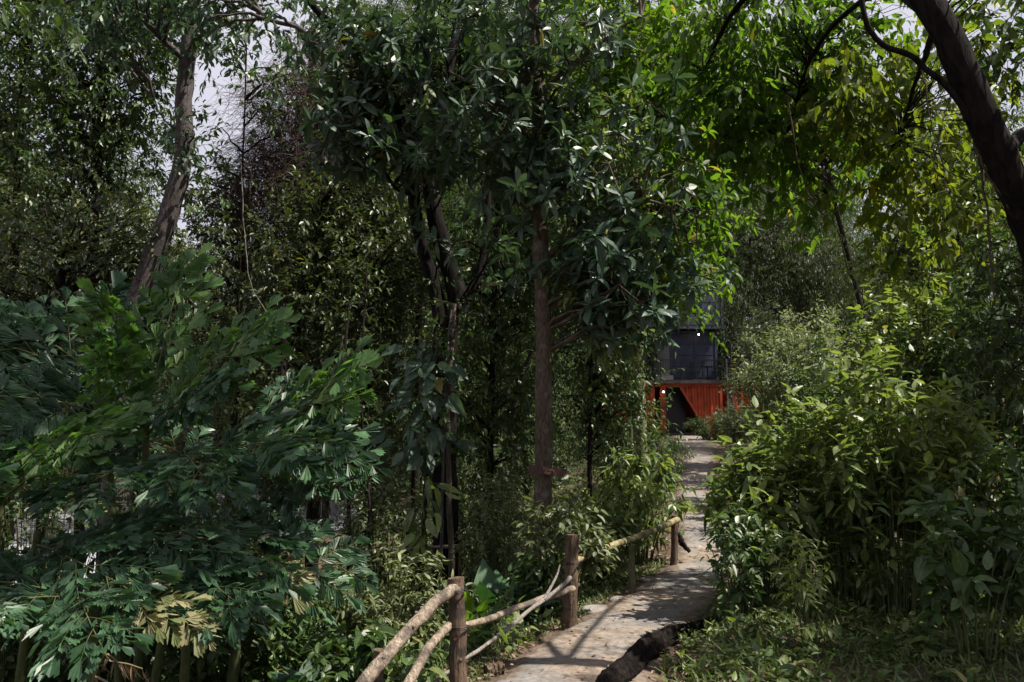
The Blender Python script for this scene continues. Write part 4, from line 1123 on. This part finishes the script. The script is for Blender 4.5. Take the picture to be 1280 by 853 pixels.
# broad upright leaves of the ground plants by the fence
def broad_plant(label, base, n, L, seed, leafm, wid=1., tilt=.5, T=None, cat='plant', cone=1., petiole=.2, name='broad_leaf_plant'):
    rng = np.random.default_rng(seed)
    root = thing(name, label, cat, base)
    th = np.arange(n) * 2.4 + rng.random() * 6; D = np.stack([np.cos(th) * tilt, np.sin(th) * tilt, np.ones(n)], -1) + rng.normal(size=(n, 3)) * .12
    D = nrm(D); base = np.array(base)
    tip = base + D * petiole * (.8 + .4 * rng.random((n, 1)))
    g = G(); tubes(g, np.stack([np.tile(base, (n, 1)) - (0, 0, .03), (base + tip) / 2, tip], 1), np.tile([.008, .006, .005], (n, 1)), 5, 0, 0, rng, cap=False); g.build('stem', M['green_twig'], root)
    for k in range(n):
        g = G(); yd = D[k:k + 1].copy(); yd[:, 2] -= .25 * rng.random()
        leaves(g, T or oval(.24, .35, .07, .01), tip[k:k + 1], yd, np.array([[0, 0, 1.]]) - D[k:k + 1] * .2 + rng.normal(size=(1, 3)) * .1, L * (.75 + .4 * rng.random()), 0, wid, rng)
        g.build('leaf', M[leafm], root)


T_BIG = oval(.19, .22, .08, .01)
broad_plant('plant with tall upright broad green leaves behind the middle of the fence', at(622, 7.3), 9, .62, 501, 'palm', 1., .55, T_BIG)
broad_plant('bright plant of long upright leaves just right of the near post', at(592, 6.6), 8, .5, 502, 'fresh', .8, .5, T_LONG)
broad_plant('broad leaved seedling at the foot of the sign tree', at(655, 7.5, .1), 9, .3, 503, 'palm', 1.1, .8, T_BROAD)
broad_plant('glossy large leaved plant at the bottom edge of the dark left corner', at(345, 4.7, .1), 10, .24, 504, 'palm_young', 1.2, .9, T_BROAD, petiole=.32)
broad_plant('palm lily with narrow fingered leaves left of the variegated shrub', at(425, 6.4, .25), 9, .24, 505, 'palm_young', .8, 1.1, T_LANCE, petiole=.3)
broad_plant('dark broad plant beside the near rails', at(400, 5.4), 10, .3, 506, 'palm', 1.2, .8, T_BROAD, petiole=.3)
broad_plant('dark broad plant deep in the shade under the palm', at(150, 5.2), 10, .34, 507, 'palm', 1.1, .9, T_BROAD, petiole=.3)
broad_plant('glossy leaf tuft beside the background pole', at(560, 9.6), 9, .42, 508, 'palm', 1.2, .7, T_BIG, petiole=.3)

# ------------------------------------------------------------------ fishtail palms
def frond_mesh(seed, L=1.9, young=False, drop=.35, npin=10, pin=.62, leaf=.185):
    """a bipinnate frond growing along +Y, lying in XY, arching down"""
    rng = np.random.default_rng(seed)
    g = G()
    n = 26
    t = np.linspace(0, 1, n)
    R = np.stack([.04 * np.sin(t * 3) * L, t * L, .12 * L * np.sin(t * 2) - drop * L * t ** 2.2], -1)
    tubes(g, R, np.linspace(.013, .003, n), 6, 1, 0, rng)
    T3 = nrm(np.gradient(R, axis=0))
    pos, yd, zh, sz = [], [], [], []
    for k in range(npin):
        for sgn in (-1, 1):
            tt = .26 + .72 * (k + (.25 if sgn > 0 else 0)) / npin + .008 * rng.normal()
            i = min(int(tt * (n - 1)), n - 2)
            p0 = R[i]; tn = T3[i]; side = nrm(np.cross(tn, (0, 0, 1))) * sgn
            ln = pin * (1 - .75 * abs(tt - .45) ** 1.1) * (.85 + .3 * rng.random()) * (1 if tt < .8 else .75)
            a = math.radians(58 - 28 * tt + 5 * rng.normal())
            dr = nrm(tn * math.cos(a) + side * math.sin(a) + np.array([0, 0, .16 * rng.normal() + .12]))
            m = 8
            u = np.linspace(0, 1, m)
            Q = p0 + dr * (u * ln)[:, None]; Q[:, 2] -= .28 * ln * u ** 2
            tubes(g, Q, np.linspace(.005, .002, m), 4, 1, 0, rng)
            nl = max(4, int(ln / .088))
            for j in range(nl):
                uu = .14 + .86 * (j + .5) / nl
                p = p0 + dr * uu * ln; p = p + (0, 0, -.28 * ln * uu ** 2)
                nr = np.cross(dr, (0, 0, 1.)); nr = nrm(nr)
                for s2 in ((-1, 1) if j < nl - 1 else (0,)):
                    b = math.radians((48 if s2 else 0) + 8 * rng.normal())
                    ydv = dr * math.cos(b) + nr * s2 * math.sin(b); ydv = ydv + np.array([0, 0, -.28 * uu - .15 * rng.random()])
                    pos.append(p + dr * .01 * rng.normal()); yd.append(ydv); zh.append(np.array([0, 0, 1.]) + rng.normal(size=3) * .38)
                    sz.append(leaf * (.75 + .45 * rng.random()) * (1.25 if s2 == 0 else 1.))
    pos = np.array(pos); yd = np.array(yd); zh = np.array(zh); sz = np.array(sz)
    pick = rng.random(len(pos)) < .6
    leaves(g, T_FISH, pos[pick], yd[pick], zh[pick], sz[pick], 0, 1., rng)
    leaves(g, T_FISH2, pos[~pick], yd[~pick], zh[~pick], sz[~pick] * 1.05, 0, 1.2, rng)
    return g


FR = {}
for key, args in dict(a=dict(seed=1, drop=.18, npin=7), b=dict(seed=2, drop=.3, npin=7), c=dict(seed=3, drop=.04, L=1.7, npin=8, pin=.5), d=dict(seed=4, L=1.5, pin=.45, drop=.5, npin=7), e=dict(seed=5, L=1.6, drop=.02, pin=.45, npin=7)).items():
    for mk in ('palm', 'palm_young', 'palm_old'):
        if mk == 'palm_old' and key != 'd': continue
        g = frond_mesh(**args); ob = g.build('frond', [M[mk], M['green_twig']]); FR[key + mk] = ob.data; bpy.data.objects.remove(ob)


def palm(label, base, stems, fronds):
    """stems: list of (dx, dy, h); fronds: list of (stem, az deg [0 = away, 90 = right], elevation deg, scale, variant, material)"""
    root = thing('fishtail_palm', label, 'palm', base, 'clumping fishtail palms')
    tops = []
    rng = np.random.default_rng(int(abs(base[0] * 100)))
    for dx, dy, h in stems:
        g = G(); b = np.array(base) + (dx * .3, dy * .3, -.05); tp = np.array(base) + (dx, dy, h)
        P = limb(g, [b, b * .5 + tp * .5 + (0.03, 0, 0), tp], .035, .022, n=16, sides=8, rng=rng); g.build('stem', M['green_twig'], root)
        tops.append(tp - np.array(base))
    for s, az, el, sc, var, mk in fronds:
        f = bpy.data.objects.new('frond', FR[var + mk]); COL.objects.link(f); f.parent = root
        f.location = Vector(tops[s]) + Vector((0, 0, -.15 * rng.random()))
        f.rotation_euler = (math.radians(el), math.radians(42 * math.sin(math.radians(az)) + 8 * rng.normal()), -math.radians(az)); f.scale = (sc, sc, sc)


p0 = at(185, 5.6)
h0 = W(185, 520, 5.6)[2] - p0[2]
palm('largest fishtail palm with a fan of fronds and bright young leaves on top', p0, [(0, 0, h0), (-.35, .2, h0 - .25), (.3, -.1, h0 - .3)],
     [(0, 12, 70, .72, 'c', 'palm_young'), (0, -25, 64, .74, 'e', 'palm'), (0, 62, 50, .76, 'c', 'palm_young'), (0, -58, 48, .8, 'a', 'palm'), (0, -85, 34, .78, 'a', 'palm'),
      (0, -115, 24, .74, 'b', 'palm'), (0, 150, 42, .5, 'c', 'palm_young'), (0, -165, 52, .6, 'e', 'palm_young'), (0, 105, 22, .6, 'e', 'palm'),
      (1, -80, 26, .75, 'a', 'palm'), (1, -130, 12, .7, 'b', 'palm'), (1, -45, 34, .7, 'a', 'palm'),
      (2, 95, 14, .68, 'a', 'palm'), (2, 150, 4, .6, 'b', 'palm'), (2, -170, 6, .58, 'b', 'palm')])
p1 = at(300, 5.9)
h1 = W(280, 600, 5.9)[2] - p1[2]
palm('fishtail palm leaning right with one bright frond reaching out over the dark thicket', p1, [(0, 0, h1), (.1, -.25, h1 - .25)],
     [(0, 80, 46, .84, 'c', 'palm_young'), (0, 95, 20, .6, 'a', 'palm'), (0, 20, 55, .6, 'e', 'palm'), (0, -60, 30, .6, 'a', 'palm'), (1, 150, 0, .6, 'b', 'palm'),
      (1, -150, 8, .5, 'd', 'palm_old'), ])
p2 = at(10, 5.0)
h2 = W(0, 600, 5.0)[2] - p2[2]
palm('fishtail palm at the left edge with bright green lower leaves', p2, [(0, 0, h2), (.3, -.1, h2 - .3)],
     [(0, 60, 38, .58, 'c', 'palm_young'), (0, 110, 28, .6, 'a', 'palm_young'), (0, 20, 45, .6, 'a', 'palm'), (0, -60, 35, .6, 'a', 'palm'), (0, 150, 18, .62, 'b', 'palm'), (1, 90, 12, .66, 'b', 'palm'), (1, 130, 0, .6, 'b', 'palm'),
      (1, 60, 10, .66, 'b', 'palm')])
p3 = at(130, 4.5)
h3 = W(120, 735, 4.5)[2] - p3[2]
palm('low shaded fishtail palm with yellowing leaflets near the bottom left', p3, [(0, 0, h3)],
     [(0, 70, 14, .5, 'b', 'palm'), (0, 105, 8, .46, 'd', 'palm_old'), (0, 150, 6, .5, 'b', 'palm'), (0, 20, 20, .5, 'a', 'palm'), (0, -50, 16, .5, 'b', 'palm'), (0, -110, 14, .5, 'a', 'palm'), (0, -160, 6, .5, 'b', 'palm')])
p4 = at(240, 5.1)
h4 = W(240, 690, 5.1)[2] - p4[2]
palm('fishtail palm with a pale dying frond in the middle of the shaded thicket', p4, [(0, 0, h4)],
     [(0, 100, 8, .5, 'd', 'palm_old'), (0, 75, 10, .6, 'b', 'palm'), (0, 140, 2, .5, 'b', 'palm'), (0, 20, 22, .5, 'a', 'palm'), (0, -60, 14, .55, 'b', 'palm')])

# dry curled frond at the very bottom left
rng = np.random.default_rng(77)
b = at(95, 4.0, .12)
root = thing('dead_frond', 'dry curled straw coloured palm frond in the dark corner', 'dead frond', b)
g = G(); P = limb(g, [b, W(120, 838, 4.), W(150, 829, 4.), W(178, 836, 4.02)], .008, .003, n=20, sides=6, rng=rng); g.build('stem', M['dry'], root)
g = G()
for q in range(22):
    g = G(); i = 3 + q * 17 // 22
    yd = np.array([[rng.normal() * .6 + .3, rng.normal() * .4 - .3, -1 + .3 * rng.normal()]])
    leaves(g, T_LONG, P[i:i + 1], yd, np.array([[0, -1., .3]]), .09, 0, .5, rng); g.build('leaflet', M['dry'], root)

# ------------------------------------------------------------------ fence
def log_part(name, pts, r0, r1, mat, root, rough=.06, n=22, wob=.004, knots=3, seed=0):
    rng = np.random.default_rng(seed)
    g = G(); P = limb(g, pts, r0, r1, n=n, sides=14, rough=rough, wob=wob, rng=rng)
    for k in range(knots):
        i = rng.integers(2, n - 2); a = rng.random() * 6.28
        dv = np.array([math.cos(a), math.sin(a) * .8, .5])
        rr_ = r0 * .95
        tubes(g, [[P[i], P[i] + dv * rr_ * 1.05, P[i] + dv * rr_ * 1.25]], [[rr_ * .4, rr_ * .3, rr_ * .16]], 6, 0, .08, rng)
    return g.build(name, M[mat], root)


fb = at(571, 4.95)
fence = thing('log_fence', 'rustic fence of rough logs and peeled poles along the left side of the path', 'fence', fb)
T1 = W(570, 722, 4.95)
log_part('post', [np.array([T1[0] + .02, T1[1], float(ground_z(T1[0], T1[1])) - .08]), W(572, 800, 4.95), T1], .056, .047, 'post_wood', fence, .07, seed=1)
T2 = W(716, 668, 6.65)
log_part('post', [np.array([W(711, 778, 6.65)[0], 6.65, W(711, 783, 6.65)[2] - .08]), W(713, 740, 6.65), T2], .066, .052, 'post_wood', fence, .09, knots=5, seed=2)
T3 = W(790, 680, 8.4)
log_part('post', [W(790, 762, 8.4), W(790, 720, 8.4), T3], .034, .033, 'bark_moss', fence, .03, knots=1, seed=3)
T4 = W(843, 645, 10.4)
log_part('post', [W(842, 709, 10.4), W(843, 680, 10.4), T4], .047, .04, 'post_wood', fence, .05, seed=4)
log_part('post', [W(472, 880, 4.75), W(474, 812, 4.75)], .036, .034, 'post_wood', fence, .04, knots=0, seed=5, n=8)
log_part('rail', [W(425, 888, 4.25), W(462, 845, 4.4), W(500, 800, 4.58), W(548, 750, 4.8), W(571, 735, 4.93)], .038, .034, 'rail_wood', fence, .055, n=40, knots=7, seed=6)
log_part('rail', [W(500, 872, 4.45), W(520, 838, 4.6), W(542, 802, 4.75), W(563, 781, 4.93)], .028, .026, 'rail_wood', fence, .055, n=30, knots=5, seed=7)
log_part('rail', [W(573, 784, 4.97), W(612, 774, 5.4), W(640, 762, 5.75), (W(680, 748, 6.2)), W(716, 736, 6.55)], .019, .026, 'rail_wood', fence, .05, n=28, knots=5, seed=8)
log_part('rail', [W(716, 702, 6.75), W(755, 686, 7.6), W(800, 670, 8.9), W(847, 650, 10.35)], .03, .038, 'rail_green', fence, .03, n=28, knots=4, seed=9)
g = G()
rng = np.random.default_rng(12)
for (px, py, d) in ((574, 784, 4.94), (571, 738, 4.93), (716, 704, 6.62)):
    c0 = W(px, py, d); aa = np.linspace(0, 6.28 * 2, 26)
    tubes(g, np.stack([c0[0] + .06 * np.cos(aa), c0[1] + .06 * np.sin(aa), c0[2] - .01 + .02 * aa / 12.6], -1), np.full(26, .0035), 5, 0, 0, rng)
g.build('binding_wire', M['black_steel'], fence)

g = G(); rng = np.random.default_rng(14)
limb(g, [W(540, 857, 4.95), W(602, 810, 5.4), W(665, 762, 5.95), W(713, 722, 6.5)], .010, .016, n=30, sides=9, rough=.12, wob=.008, rng=rng)
limb(g, [W(680, 750, 6.1), W(695, 722, 6.25), W(700, 706, 6.3)], .014, .005, n=8, sides=6, rng=rng)
limb(g, [W(650, 774, 5.8), W(640, 782, 5.7), W(628, 780, 5.6)], .01, .003, n=8, sides=6, rng=rng)
tag(g.build('dead_branch', M['grey_wood'], origin=W(557, 842, 5.)), 'grey dead branch leaning against the thick fence post', 'branch')

pole = thing('pole_rail', 'thin horizontal pole on short stakes deep in the undergrowth', 'railing', at(500, 9.6))
g = G(); limb(g, [W(405, 700, 9.5), W(440, 692, 9.5), W(520, 686, 9.55), W(590, 681, 9.6)], .02, .018, n=20, sides=8, rough=.05, rng=rng); g.build('rail', M['rail_wood'], pole)
for px in (425, 575):
    q = W(px, 690, 9.56); g = G(); limb(g, [gz(q[0], q[1], -.05), q + (0, 0, .02)], .025, .022, n=6, sides=7, rng=rng); g.build('post', M['post_wood'], pole)

# log / root edging of the path, right foreground
def rough_log(label, pts, rads, mat, seed, name='fallen_log', cat='log'):
    rng = np.random.default_rng(seed)
    n = 60; P = spline(pts, n); R = np.interp(np.linspace(0, 1, n), np.linspace(0, 1, len(rads)), rads)
    T_ = nrm(np.gradient(P, axis=0)); X = nrm(np.cross(T_, (0, 0, 1.))); Y = np.cross(X, T_)
    sides = 22; a = np.arange(sides) / sides * 2 * np.pi
    tt = np.linspace(0, 1, n)[:, None]
    rr_ = R[:, None] * (1 + .16 * np.sin(3 * a[None] + 5 * tt + 1) + .12 * np.sin(7 * a[None] - 9 * tt) + .08 * np.sin(13 * a[None] + 21 * tt) + .05 * rng.normal(size=(n, sides)) + .13 * np.sin(tt * 27 + a[None]))
    V = P[:, None] + rr_[..., None] * (X[:, None] * np.cos(a)[None, :, None] + Y[:, None] * np.sin(a)[None, :, None])
    g = G(); i, j = np.meshgrid(np.arange(n - 1), np.arange(sides), indexing='ij')
    A_ = (i * sides + j).ravel(); B_ = (i * sides + (j + 1) % sides).ravel()
    g.add(V.reshape(-1, 3), np.stack([A_, B_, B_ + sides, A_ + sides], -1), 0, True)
    g.add(V[-1], np.arange(sides)[None]); g.add(V[0], np.arange(sides)[None, ::-1])
    return tag(g.build(name, M[mat], origin=tuple(pts[0])), label, cat)


def rootpt(px, d, up):
    x = (px - 640) / F * d
    return gz(x, d, up)


rough_log('black rotting log edging the right side of the path', [rootpt(730, 4.55, .0), rootpt(755, 5.0, .05), rootpt(790, 5.45, .08), rootpt(822, 5.95, .085), rootpt(856, 6.4, .06), rootpt(895, 6.9, .02)], [.035, .058, .075, .06, .045, .025], 'black_wood', 1)
rough_log('short dark root reaching onto the path beside the far post', [W(846, 668, 10.6), W(852, 678, 10.6), W(862, 690, 10.5)], [.045, .035, .02], 'black_wood', 2, 'tree_root', 'root')
rough_log('small broken log at the edge of the path under the leaning branch', [rootpt(608, 5.35, .03), rootpt(628, 5.4, .03)], [.035, .04], 'post_wood', 3, 'log_piece', 'log')

# stones at the path edge
def stone(label, p, s, seed):
    rng = np.random.default_rng(seed)
    th = np.linspace(0.01, np.pi - .01, 12); ph = np.arange(18) / 18 * 2 * np.pi
    TH, PH = np.meshgrid(th, ph, indexing='ij')
    D = np.stack([np.sin(TH) * np.cos(PH), np.sin(TH) * np.sin(PH), np.cos(TH)], -1)
    k = rng.normal(size=(6, 3)) * 2.2
    r = 1 + sum(.07 * np.sin(D @ q + rng.random() * 6) for q in k)
    V = D * r[..., None] * np.array(s); V[..., 2] = np.minimum(V[..., 2], s[2] * .6); V = V + np.array(p)
    g = G(); i, j = np.meshgrid(np.arange(11), np.arange(18), indexing='ij')
    A_ = (i * 18 + j).ravel(); B_ = (i * 18 + (j + 1) % 18).ravel()
    g.add(V.reshape(-1, 3), np.stack([A_, A_ + 18, B_ + 18, B_], -1), 0, True)
    tag(g.build('stone', M['stone'], origin=tuple(p)), label, 'stone', 'stones along the path edge')


M['stone'] = plain_mat('grey_stone', (.22, .195, .185), .85, 0, .3, 9.)
for k, (px, d, s, lab) in enumerate(((742, 7.4, (.14, .1, .07), 'flat grey stone at the path edge right of the thick post'), (812, 9.2, (.12, .1, .07), 'grey stone right of the thin greenish post'),
                                     (862, 11.8, (.13, .12, .08), 'stone beyond the far post'), (770, 8.0, (.09, .08, .05), 'small stone left of the thin greenish post'), (893, 17.5, (.18, .16, .14), 'rounded stone at the far bend of the path'))):
    stone(lab, rootpt(px, d, .01), s, 600 + k)

# ------------------------------------------------------------------ sign on the trunk
sg0, sg1 = W(662, 586, 7.86), W(708, 592, 7.84)
ang = math.atan2(sg1[2] - sg0[2], sg1[0] - sg0[0]); wl_ = np.linalg.norm(sg1 - sg0)
sgc = (sg0 + sg1) / 2; sgc[1] = 7.87
root = thing('wooden_sign', 'small tilted dark brown board nailed to the straight trunk, faint yellow lettering', 'sign', sgc)
root.rotation_euler = (0, -ang, 0)
def local_mesh(name, verts, faces, mat, parent):
    me = bpy.data.meshes.new(name); me.from_pydata([tuple(map(float, v)) for v in verts], [], [tuple(map(int, f)) for f in faces]); me.materials.append(mat)
    ob = bpy.data.objects.new(name, me); COL.objects.link(ob); ob.parent = parent; return ob
M['sign_wood'] = bark_mat('dark_sign_wood', (.045, .022, .022), (.11, .055, .05), 30, .1, .4, .6)
M['sign_paint'] = plain_mat('faded_yellow_paint', (.42, .27, .12), .7, 0, .4, 40.)
g = G(); hw = wl_ / 2 + .01; box(g, -hw, hw, -.012, .012, -.04, .038)
local_mesh('board', g.v[0], [tuple(q) for q in g.f[0][0]], M['sign_wood'], root)
for txt, x, z, s in (('Tahong', -.055, .004, .040), ('1957', -.035, -.030, .032)):
    cu = bpy.data.curves.new('text', 'FONT'); cu.body = txt; cu.size = s; cu.extrude = .0008
    tmp = bpy.data.objects.new('tmp', cu); COL.objects.link(tmp)
    dg = bpy.context.evaluated_depsgraph_get(); me = bpy.data.meshes.new_from_object(tmp.evaluated_get(dg))
    bpy.data.objects.remove(tmp)
    me.materials.clear(); me.materials.append(M['sign_paint'])
    ob = bpy.data.objects.new('lettering', me); COL.objects.link(ob); ob.parent = root
    ob.location = (x, -.014, z); ob.rotation_euler = (math.radians(90), 0, 0)
for x in (-.02, .03):
    g = G(); tubes(g, [[(x, -.017, .025), (x, -.011, .025)]], [[.004, .004]], 8)
    ob = local_mesh('nail', g.v[0], [tuple(q) for q in g.f[0][0]], M['steel'], root)

# ------------------------------------------------------------------ hanging vines
def vine(label, pts, r, seed, leaf=None, mat='twig'):
    rng = np.random.default_rng(seed)
    root = thing('vine', label, 'vine', pts[-1], 'hanging vines')
    g = G(); P = limb(g, pts, r, r * .6, n=40, sides=6, wob=.012, rng=rng); g.build('stem', M[mat], root)
    if leaf:
        g = G(); i = rng.integers(2, 39, leaf[0]); D = rng.normal(size=(leaf[0], 3)); D[:, 2] = -.4
        twigs(g, P[i], D, .12, 3, T_MID, leaf[1], .8, 50, .2, rng=rng); g.build('foliage', [M[leaf[2]], M['twig']], root)


vine('long vine curving down through the light in front of the feathery tree', [W(985, 120, 8.), W(996, 190, 8.), W(1010, 245, 8.), W(1048, 290, 8.), (W(1062, 345, 8.)), W(1080, 368, 8.), W(1105, 382, 8.1)], .008, 1)
vine('thick hanging vine nearest the black leaning trunk', [W(1196, 115, 5.1), W(1216, 170, 5.1), W(1234, 215, 5.1), W(1262, 262, 5.1)], .013, 2)
vine('vine hanging straight down left of the black leaning trunk', [W(1205, 135, 5.2), W(1225, 190, 5.2), W(1232, 240, 5.2), W(1238, 320, 5.2), W(1242, 380, 5.2)], .01, 3, (20, .08, 'deep'))
vine('thin vine hanging through the yellow leaves', [W(1150, 80, 5.4), W(1165, 160, 5.4), W(1190, 250, 5.4), W(1205, 330, 5.4)], .005, 4, (16, .09, 'yellowish'))
vine('second thin vine crossing the yellow leaves from the right', [W(1190, 110, 5.5), W(1170, 200, 5.6), W(1178, 290, 5.7), W(1150, 370, 5.8)], .004, 5, (16, .09, 'yellowish'))
vine('pale bare vine dangling right of the leaning grey trunk', [W(300, 200, 10.8), W(306, 290, 10.8), W(312, 350, 10.8), W(330, 385, 10.8), W(345, 420, 10.8)], .007, 6, mat='grey_wood')
vine('fine bare vine hanging down over the pond water', [W(430, 430, 9.8), W(428, 540, 9.8), W(424, 620, 9.8), W(417, 685, 9.8)], .006, 7, mat='grey_wood')
vine('leafy vine trailing from the crown above the cabin roof', [W(862, 170, 11), W(858, 250, 11), W(866, 330, 11), W(856, 400, 11)], .005, 8, (50, .12, 'fresh'))
vine('leafy vine hanging in front of the dark understory tree', [W(600, 220, 11), W(604, 330, 11), W(598, 430, 11)], .006, 9, (30, .1, 'deep'))

# ------------------------------------------------------------------ ground cover (nobody could count it)
rng = np.random.default_rng(808)
def keep_off_path(x, y, m=.6):
    return np.abs(x - path_x(y)) > m


n = 8200
x = np.where(rng.random(n) < .35, rng.uniform(-5, 0, n), rng.uniform(-9, 12, n)); y = 3.2 + 30 * rng.random(n) ** 1.4
k = keep_off_path(x, y, .8) & (np.hypot((x + 13) / 9.5, (y - 37) / 17) > 1.05) & ((y < 12) | (x < path_x(y) - .6) | (x > path_x(y) + .9)) & (y < 33)
x, y = x[k], y[k]
right = x > path_x(y)
P = np.stack([x, y, ground_z(x, y) - .02], -1)
g = G()
D = rng.normal(size=P.shape) * .35; D[:, 2] = 1
h = np.where(right & (y < 8), .16, .34) * (.5 + rng.random(len(P)))
twigs(g, P, D, h, 9, T_MID, .095, .2, 70, .1, rng=rng, ml=0, mt=1)
P2 = P + rng.normal(size=P.shape) * (.15, .15, 0); D = rng.normal(size=P.shape) * .5; D[:, 2] = 1
P2[:, 2] = ground_z(P2[:, 0], P2[:, 1])
twigs(g, P2, D, h * .8, 6, T_OVAL, .12, .3, 75, .1, rng=rng, ml=2, mt=1)
o = g.build('undergrowth', [M['deep'], M['green_twig'], M['bush']]); o['kind'] = 'stuff'; o['label'] = 'mixed leafy undergrowth covering the forest floor'

n = 9000
x = rng.uniform(.6, 5, n); y = rng.uniform(3.6, 8.5, n)
k = (x - path_x(y) > .55) & (wav(x, y, 1.7, 8.) > -.45); x, y = x[k], y[k]
a_ = rng.random(len(x)) * 6.28
g = G(); D = np.stack([np.cos(a_) * .7, np.sin(a_) * .7, .6 + .6 * rng.random(len(x))], -1)
leaves(g, T_BLADE, np.stack([x, y, ground_z(x, y) - .01], -1), D, np.array([0, 0, 1.]), .06 + .12 * rng.random(len(x)) ** 1.5, 0, 1.6, rng)
n = 3600
y = rng.uniform(4.2, 11, n); x = path_x(y) - .55 - np.abs(rng.normal(size=n)) * .35
a_ = rng.random(n) * 6.28; D = np.stack([np.cos(a_) * .7, np.sin(a_) * .7, .6 + .6 * rng.random(n)], -1)
leaves(g, T_BLADE, np.stack([x, y, ground_z(x, y) - .01], -1), D, np.array([0, 0, 1.]), .04 + .10 * rng.random(n) ** 1.5, 0, 1.6, rng)
n = 2600                                                     # leafy weeds in the grass
x = rng.uniform(.3, 5, n); y = rng.uniform(3.6, 8., n); k = x - path_x(y) > .58; x, y = x[k], y[k]
D = rng.normal(size=(len(x), 3)) * .5; D[:, 2] = 1
twigs(g, np.stack([x, y, ground_z(x, y) - .01], -1), D, .10 + .1 * rng.random(len(x)), 6, T_LANCE, .06, .2, 70, .1, rng=rng, ml=0, mt=0, tr=.0015)
o = g.build('grass', [M['grass']]); o['kind'] = 'stuff'; o['label'] = 'short grass and weeds beside the path'

n = 7500
y = 3.6 + 22 * rng.random(n) ** 1.5; s = rng.normal(size=n); x = path_x(y) + np.where(s < 0, -.55 - np.abs(s) * .55, .5 + np.abs(s) * .6)
kk = rng.random(n) < .07; x = np.where(kk, path_x(y) + rng.uniform(-.5, .5, n), x)
a_ = rng.random(n) * 6.28; D = np.stack([np.cos(a_), np.sin(a_), .15 * rng.normal(size=n)], -1)
zz = np.where(np.abs(x - path_x(y)) < .56, path_z(y) + .055, ground_z(x, y) + .02)
g = G(); leaves(g, T_MID, np.stack([x, y, zz], -1), D, np.array([0, 0, 1.]) + rng.normal(size=(n, 3)) * .35, np.where(kk, .6, 1.) * (.03 + .06 * rng.random(n)), 0, 1.1, rng)
o = g.build('leaf_litter', M['dry']); o['kind'] = 'stuff'; o['label'] = 'fallen dry leaves scattered along the path edges'

print('total verts', sum(len(m.vertices) for m in bpy.data.meshes))
